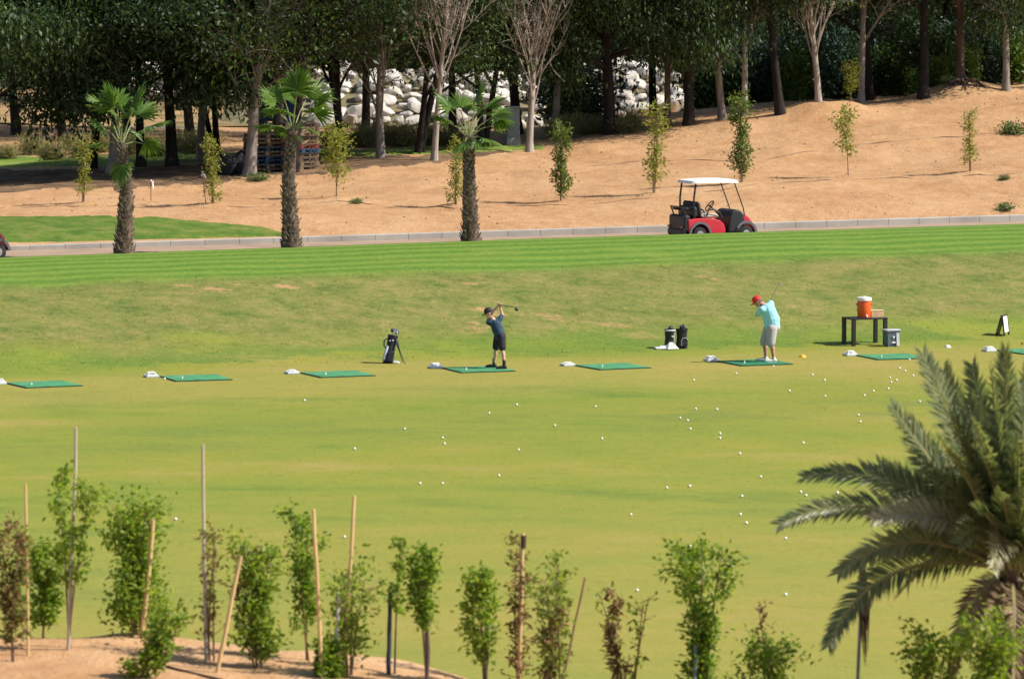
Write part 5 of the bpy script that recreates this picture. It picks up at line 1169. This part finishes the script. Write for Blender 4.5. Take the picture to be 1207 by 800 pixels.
for a in [dict(seed=201, px=14, base=746, top=608, wpx=54, n=800, lm=L_MIX, lb='reddish and green sapling cut by the left edge of the photo', extra=(350, L_BR, .95, .3)), dict(seed=202, px=52, base=752, top=632, wpx=52, n=1150, lm=L_G1, lb='leafy bright green sapling right of the thin left edge stake'),
          dict(seed=203, px=82, base=746, top=528, wpx=58, n=850, lm=L_G1, lb='tallest sapling at the left, growing along the weathered stake', lo=.38), dict(seed=204, px=160, base=748, top=582, wpx=96, n=3000, lm=L_G1, lb='big dense green sapling with thick leaning stake', stems=5, lo=.06, shape='column'),
          dict(seed=205, px=160, base=799, top=705, wpx=60, n=900, lm=L_G1, lb='dark green low branch leaning right across the sand', lean=(.75, 0), lo=.05, stems=3), dict(seed=206, px=247, base=778, top=602, wpx=46, n=230, lm=L_MIX, lb='sparse purplish sapling around the tallest pale stake', stems=3),
          dict(seed=207, px=303, base=762, top=628, wpx=74, n=1700, lm=L_G1, lb='dense sapling with brown twigs right of the leaning stake', stems=4, lo=.08, extra=(300, L_BR, 1.0, .3)), dict(seed=208, px=364, base=757, top=588, wpx=60, n=950, lm=L_G1, lb='tall bushy sapling with stake leaning left through it', lo=.25, stems=2),
          dict(seed=209, px=410, base=757, top=660, wpx=90, n=620, lm=L_G1, lb='loose spreading sapling under the right leaning stake', stems=4, lo=.2), dict(seed=210, px=388, base=815, top=755, wpx=48, n=800, lm=L_G1, lb='low green bush at the bottom edge on the sand', stems=4, lo=.05),
          dict(seed=211, px=465, base=770, top=618, wpx=28, n=210, lm=L_G1, lb='thin sparse sapling right of a dark blue stake', lo=.45, stems=1), dict(seed=212, px=505, base=776, top=638, wpx=62, n=900, lm=L_G1, lb='round topped sapling with bare stem and dark stake', lo=.48, shape='ball', stems=2),
          dict(seed=213, px=571, base=796, top=655, wpx=64, n=1050, lm=L_G1, lb='bushy sapling with dark blue stake near the middle', lo=.3, stems=2, shape='ball'), dict(seed=214, px=612, base=805, top=622, wpx=44, n=230, lm=L_MIX, lb='wilting sparse sapling hanging around the straight tan stake', stems=2, extra=(260, L_BR, .8, .2)),
          dict(seed=215, px=657, base=805, top=643, wpx=66, n=640, lm=L_G2, lb='half dead sapling with green top and drooping brown leaves', stems=3, lo=.3, extra=(620, L_BR, .72, .12)), dict(seed=216, px=738, base=830, top=686, wpx=46, n=130, lm=L_G1, lb='dead sapling covered in reddish brown leaves', stems=3, extra=(760, L_BR, .98, .12)),
          dict(seed=217, px=832, base=830, top=628, wpx=78, n=2600, lm=L_G1, lb='dense bright green sapling standing alone right of the middle', stems=4, lo=.1), dict(seed=218, px=905, base=830, top=748, wpx=90, n=1500, lm=L_G1, lb='low leafy bush at the bottom edge left of the date palm', stems=6, lo=.1, cat='shrub', name='shrub'),
          dict(seed=219, px=913, base=830, top=708, wpx=18, n=70, lm=L_BR, lb='thin brown sprig rising above the low leafy bush', stems=1, lo=.55), dict(seed=220, px=1097, base=830, top=744, wpx=76, n=2200, dY=-3.2, lm=L_G1, lb='leafy sapling below the lower fronds of the date palm', stems=4, lo=.1), dict(seed=221, px=1166, base=830, top=722, wpx=96, n=2800, dY=-3.4, lm=L_G1, lb='leafy sapling right against the date palm trunk', stems=4, lo=.1)]: fg_sap(**a)
pp = [FGA(a, b) + V3((0, 0, .012)) for a, b in ((196, 786), (215, 791), (240, 797), (262, 802))]
tag(MB().tube(pp, .016, 6).build('drip_pipe', mat('drip_black', (.05, .03, .03), .6)), 'dark drip pipe lying on the sand in the left foreground', 'pipe')
b = fg_base(1008, 830); tp = P(1017, 664, b.y); t = thing('wrapped_pole', 'thin grey pole with a dry brown bundle hanging from it left of the date palm', 'pole', tuple(b))
MB().tube([(0, 0, -.2), tuple((tp - b) * .5), tuple(tp - b)], [.024, .022, .02], 8).build('pole', mat('pole_grey', (.20, .24, .25), .6), t)
g = MB(); rng = np.random.default_rng(44); q = tp - b
for i in range(46):
    a = rng.uniform(0, 6.28); r = rng.uniform(.01, .07); l = rng.uniform(.6, 1.3); g.tube([q + V3((r * .4 * math.cos(a), r * .4 * math.sin(a), -.05 * rng.random())), q + V3((r * 1.4 * math.cos(a), r * 1.4 * math.sin(a), -l * .45)), q + V3((.04 + r * .5 * math.cos(a), r * .5 * math.sin(a), -l))], [.008, .017, .004], 4, flat=.4)
g.build('dry_bundle', mat('dry_frond', (.17, .10, .065), .9, .3, 8), t)

# date palm at the right edge
L_DATE = leaf_mat('date_leaflet', [(.10, .15, .075), (.16, .205, .10), (.235, .27, .14), (.32, .335, .18)], .4, .34)
L_DRYF = leaf_mat('date_leaflet_dry', [(.16, .11, .06), (.24, .17, .10), (.32, .24, .15)], .2, .6)
L_DATE_P = leaf_mat('date_leaflet_pale', [(.26, .26, .16), (.36, .35, .23), (.46, .44, .31)], .2, .5)
M_RACH = mat('rachis', (.27, .25, .10), .6, .2, 3)
DY = 56.0; C0 = P(1197, 682, DY); cb = V3((C0.x, DY, FG(C0.x, DY)))
t = thing('date_palm', 'young date palm with arching grey green fronds at the right edge of the foreground', 'palm', tuple(cb))
c = C0 - cb; tr = MB(); rng = np.random.default_rng(77)
tr.tube([(0, 0, -.2), (0, 0, .2), (0, 0, c.z * .6), (0, 0, c.z)], [.30, .26, .23, .20], 18); z = .05; k = 0
while z < c.z:
    an = k * 2.4; o_ = V3((math.cos(an), math.sin(an), 0)); s_ = V3((-o_.y, o_.x, 0)); p0 = o_ * (.26 - .03 * z) + V3((0, 0, z)); p1 = p0 + o_ * .09 + V3((0, 0, .2))
    tr.add([p0 + s_ * .07, p0 - s_ * .07, p1 - s_ * .04, p1 + s_ * .04, p0 + s_ * .07 - o_ * .05, p0 - s_ * .07 - o_ * .05, p1 - s_ * .03 - o_ * .03, p1 + s_ * .03 - o_ * .03], [(0, 1, 2, 3), (7, 6, 5, 4), (0, 3, 7, 4), (1, 5, 6, 2), (3, 2, 6, 7)]); k += 1; z += .028
tr.build('trunk', M_BOOT, t)
def frond(tip, ctrl, pale=0.0, ll=.40, seed=0, start=None, n=96):
    rg = np.random.default_rng(seed); a = start or c + V3((rg.uniform(-.1, .1), rg.uniform(-.1, .1), rg.uniform(-.1, .12)))
    f = lambda s: a * (1 - s) ** 2 + ctrl * 2 * s * (1 - s) + tip * s * s
    roll = rg.uniform(.5, 1.15) * (1 if tip.x < c.x else -1); pts = [f(i / 16) for i in range(17)]; rb_ = MB().tube(pts, [.028 * (1 - i / 16) ** .8 + .004 for i in range(17)], 6); o = rb_.build('frond', M_RACH, t)
    for nm, m_, sel in (('leaflets', L_DATE, lambda s: not (pale and .35 < s)), ('pale_leaflets', L_DATE_P, lambda s: pale and .35 < s)):
        b = MB()
        for i in range(n):
            s = .16 + .84 * (i + .5) / n
            p_ = f(s); d = (f(min(s + .02, 1)) - f(s - .02)).normalized(); sd_ = d.cross(V3((0, 0, 1)))
            sd_ = sd_.normalized() if sd_.length > .05 else V3((0, 1, 0)); sd_ = sd_ * math.cos(roll) + sd_.cross(d) * math.sin(roll); up = sd_.cross(d)
            for q in (-1, 1):
                if not sel(s) or (pale and q > 0 and s > .5 and False): continue
                L = ll * (1.0 - .62 * max(0, s - .45) ** 1.2 / .5) * min(1, .45 + (s - .14) * 3.2) * rg.uniform(.85, 1.1)
                th = 1.12 - .5 * s + rg.normal() * .07; ri = rg.uniform(-.05, .55)
                u = (d * math.cos(th) + (sd_ * q * math.cos(ri) + up * math.sin(ri)) * math.sin(th)).normalized(); nn = u.cross(up).normalized() if u.cross(up).length > .1 else sd_
                w = .0155; k = len(b.v); m = p_ + u * L * .5; e = p_ + u * L - V3((0, 0, L * rg.uniform(.02, .16)))
                fold = u.cross(nn).normalized() * .006
                b.add([p_ + nn * w * .4, p_ - nn * w * .4, m + nn * w, m + fold, m - nn * w, e], [(0, 1, 3), (0, 3, 2), (1, 4, 3), (2, 3, 5), (3, 4, 5)])
        if b.v: b.build(nm, m_, o, smooth=False)
W = lambda px, py, dy=0: P(px, py, DY + dy) - cb
fr = [((1088, 418, .3), (1128, 520), 0), ((1112, 436, 1.0), (1150, 540), 0), ((1146, 430, 1.4), (1165, 540), 0), ((1186, 414, .2), (1182, 520), 0), ((1212, 425, -.5), (1200, 540), 0), ((1052, 480, -.3), (1108, 560), 0), ((1072, 500, .8), (1120, 590), 0), ((1036, 548, .9), (1110, 600), 0),
      ((948, 562, .5), (1070, 535), 0), ((918, 618, -.4), (1045, 556), 0), ((1030, 612, -1.2), (1110, 580), 1), ((988, 676, -.8), (1075, 600), 0), ((1002, 664, .9), (1100, 620), 0), ((976, 762, -1.0), (1030, 628), 0), ((1170, 668, -1.6), (1184, 590), 1),
      ((1240, 400, .5), (1215, 520), 0), ((1300, 450, .2), (1235, 540), 0), ((1340, 520, -.5), (1270, 560), 0), ((1400, 580, .4), (1290, 580), 0), ((1420, 660, -.6), (1300, 610), 0), ((1380, 740, .2), (1290, 650), 0), ((1240, 540, -2.0), (1215, 560), 0), ((1290, 640, -2.0), (1240, 590), 0), ((1120, 600, 2.2), (1150, 560), 0),
      ((1260, 470, 2.2), (1220, 540), 0), ((1330, 620, 1.8), (1260, 580), 0), ((1180, 480, 1.6), (1185, 560), 0), ((1205, 620, 2.6), (1200, 560), 0), ((1128, 640, -1.6), (1160, 590), 0), ((1100, 560, -.9), (1150, 580), 0), ((1130, 500, -.6), (1165, 570), 0), ((1160, 540, -1.2), (1180, 590), 0),
      ((1080, 590, 1.2), (1135, 590), 0), ((1200, 520, -1.3), (1198, 580), 0), ((1150, 600, -1.9), (1175, 600), 0), ((1216, 580, -2.1), (1206, 590), 0), ((1060, 700, 1.4), (1120, 620), 0), ((1236, 700, -1.9), (1220, 600), 0), ((1140, 470, .4), (1160, 560), 0), ((1230, 470, -.9), (1210, 560), 0),
      ((1100, 452, -.8), (1148, 545), 0), ((1168, 436, -.7), (1180, 545), 0), ((1126, 470, .9), (1160, 560), 0), ((1084, 540, .3), (1140, 575), 0), ((1150, 500, -1.2), (1175, 570), 0), ((1200, 450, .9), (1198, 560), 0), ((1110, 520, -1.3), (1158, 580), 0), ((1180, 580, -2.0), (1190, 610), 0), ((1050, 640, .4), (1120, 605), 0)]
for i, ((tx, ty, dy), (kx, ky), pl) in enumerate(fr): frond(W(tx, ty, dy), W(kx, ky, dy * .45), pl, .48 if ty < 560 else .39, 300 + i)
skirt = [((1120, 800, -.7), (1140, 690)), ((1160, 810, -1.1), (1165, 690)), ((1196, 815, -1.2), (1196, 690)), ((1230, 800, -.9), (1225, 690)), ((1144, 780, .5), (1150, 680)), ((1260, 780, .2), (1240, 680))]
_ld = L_DATE; L_DATE = L_DRYF
for i, ((tx, ty, dy), (kx, ky)) in enumerate(skirt): frond(W(tx, ty, dy), W(kx, ky, dy * .8), 0, .30, 400 + i, n=60)
L_DATE = _ld
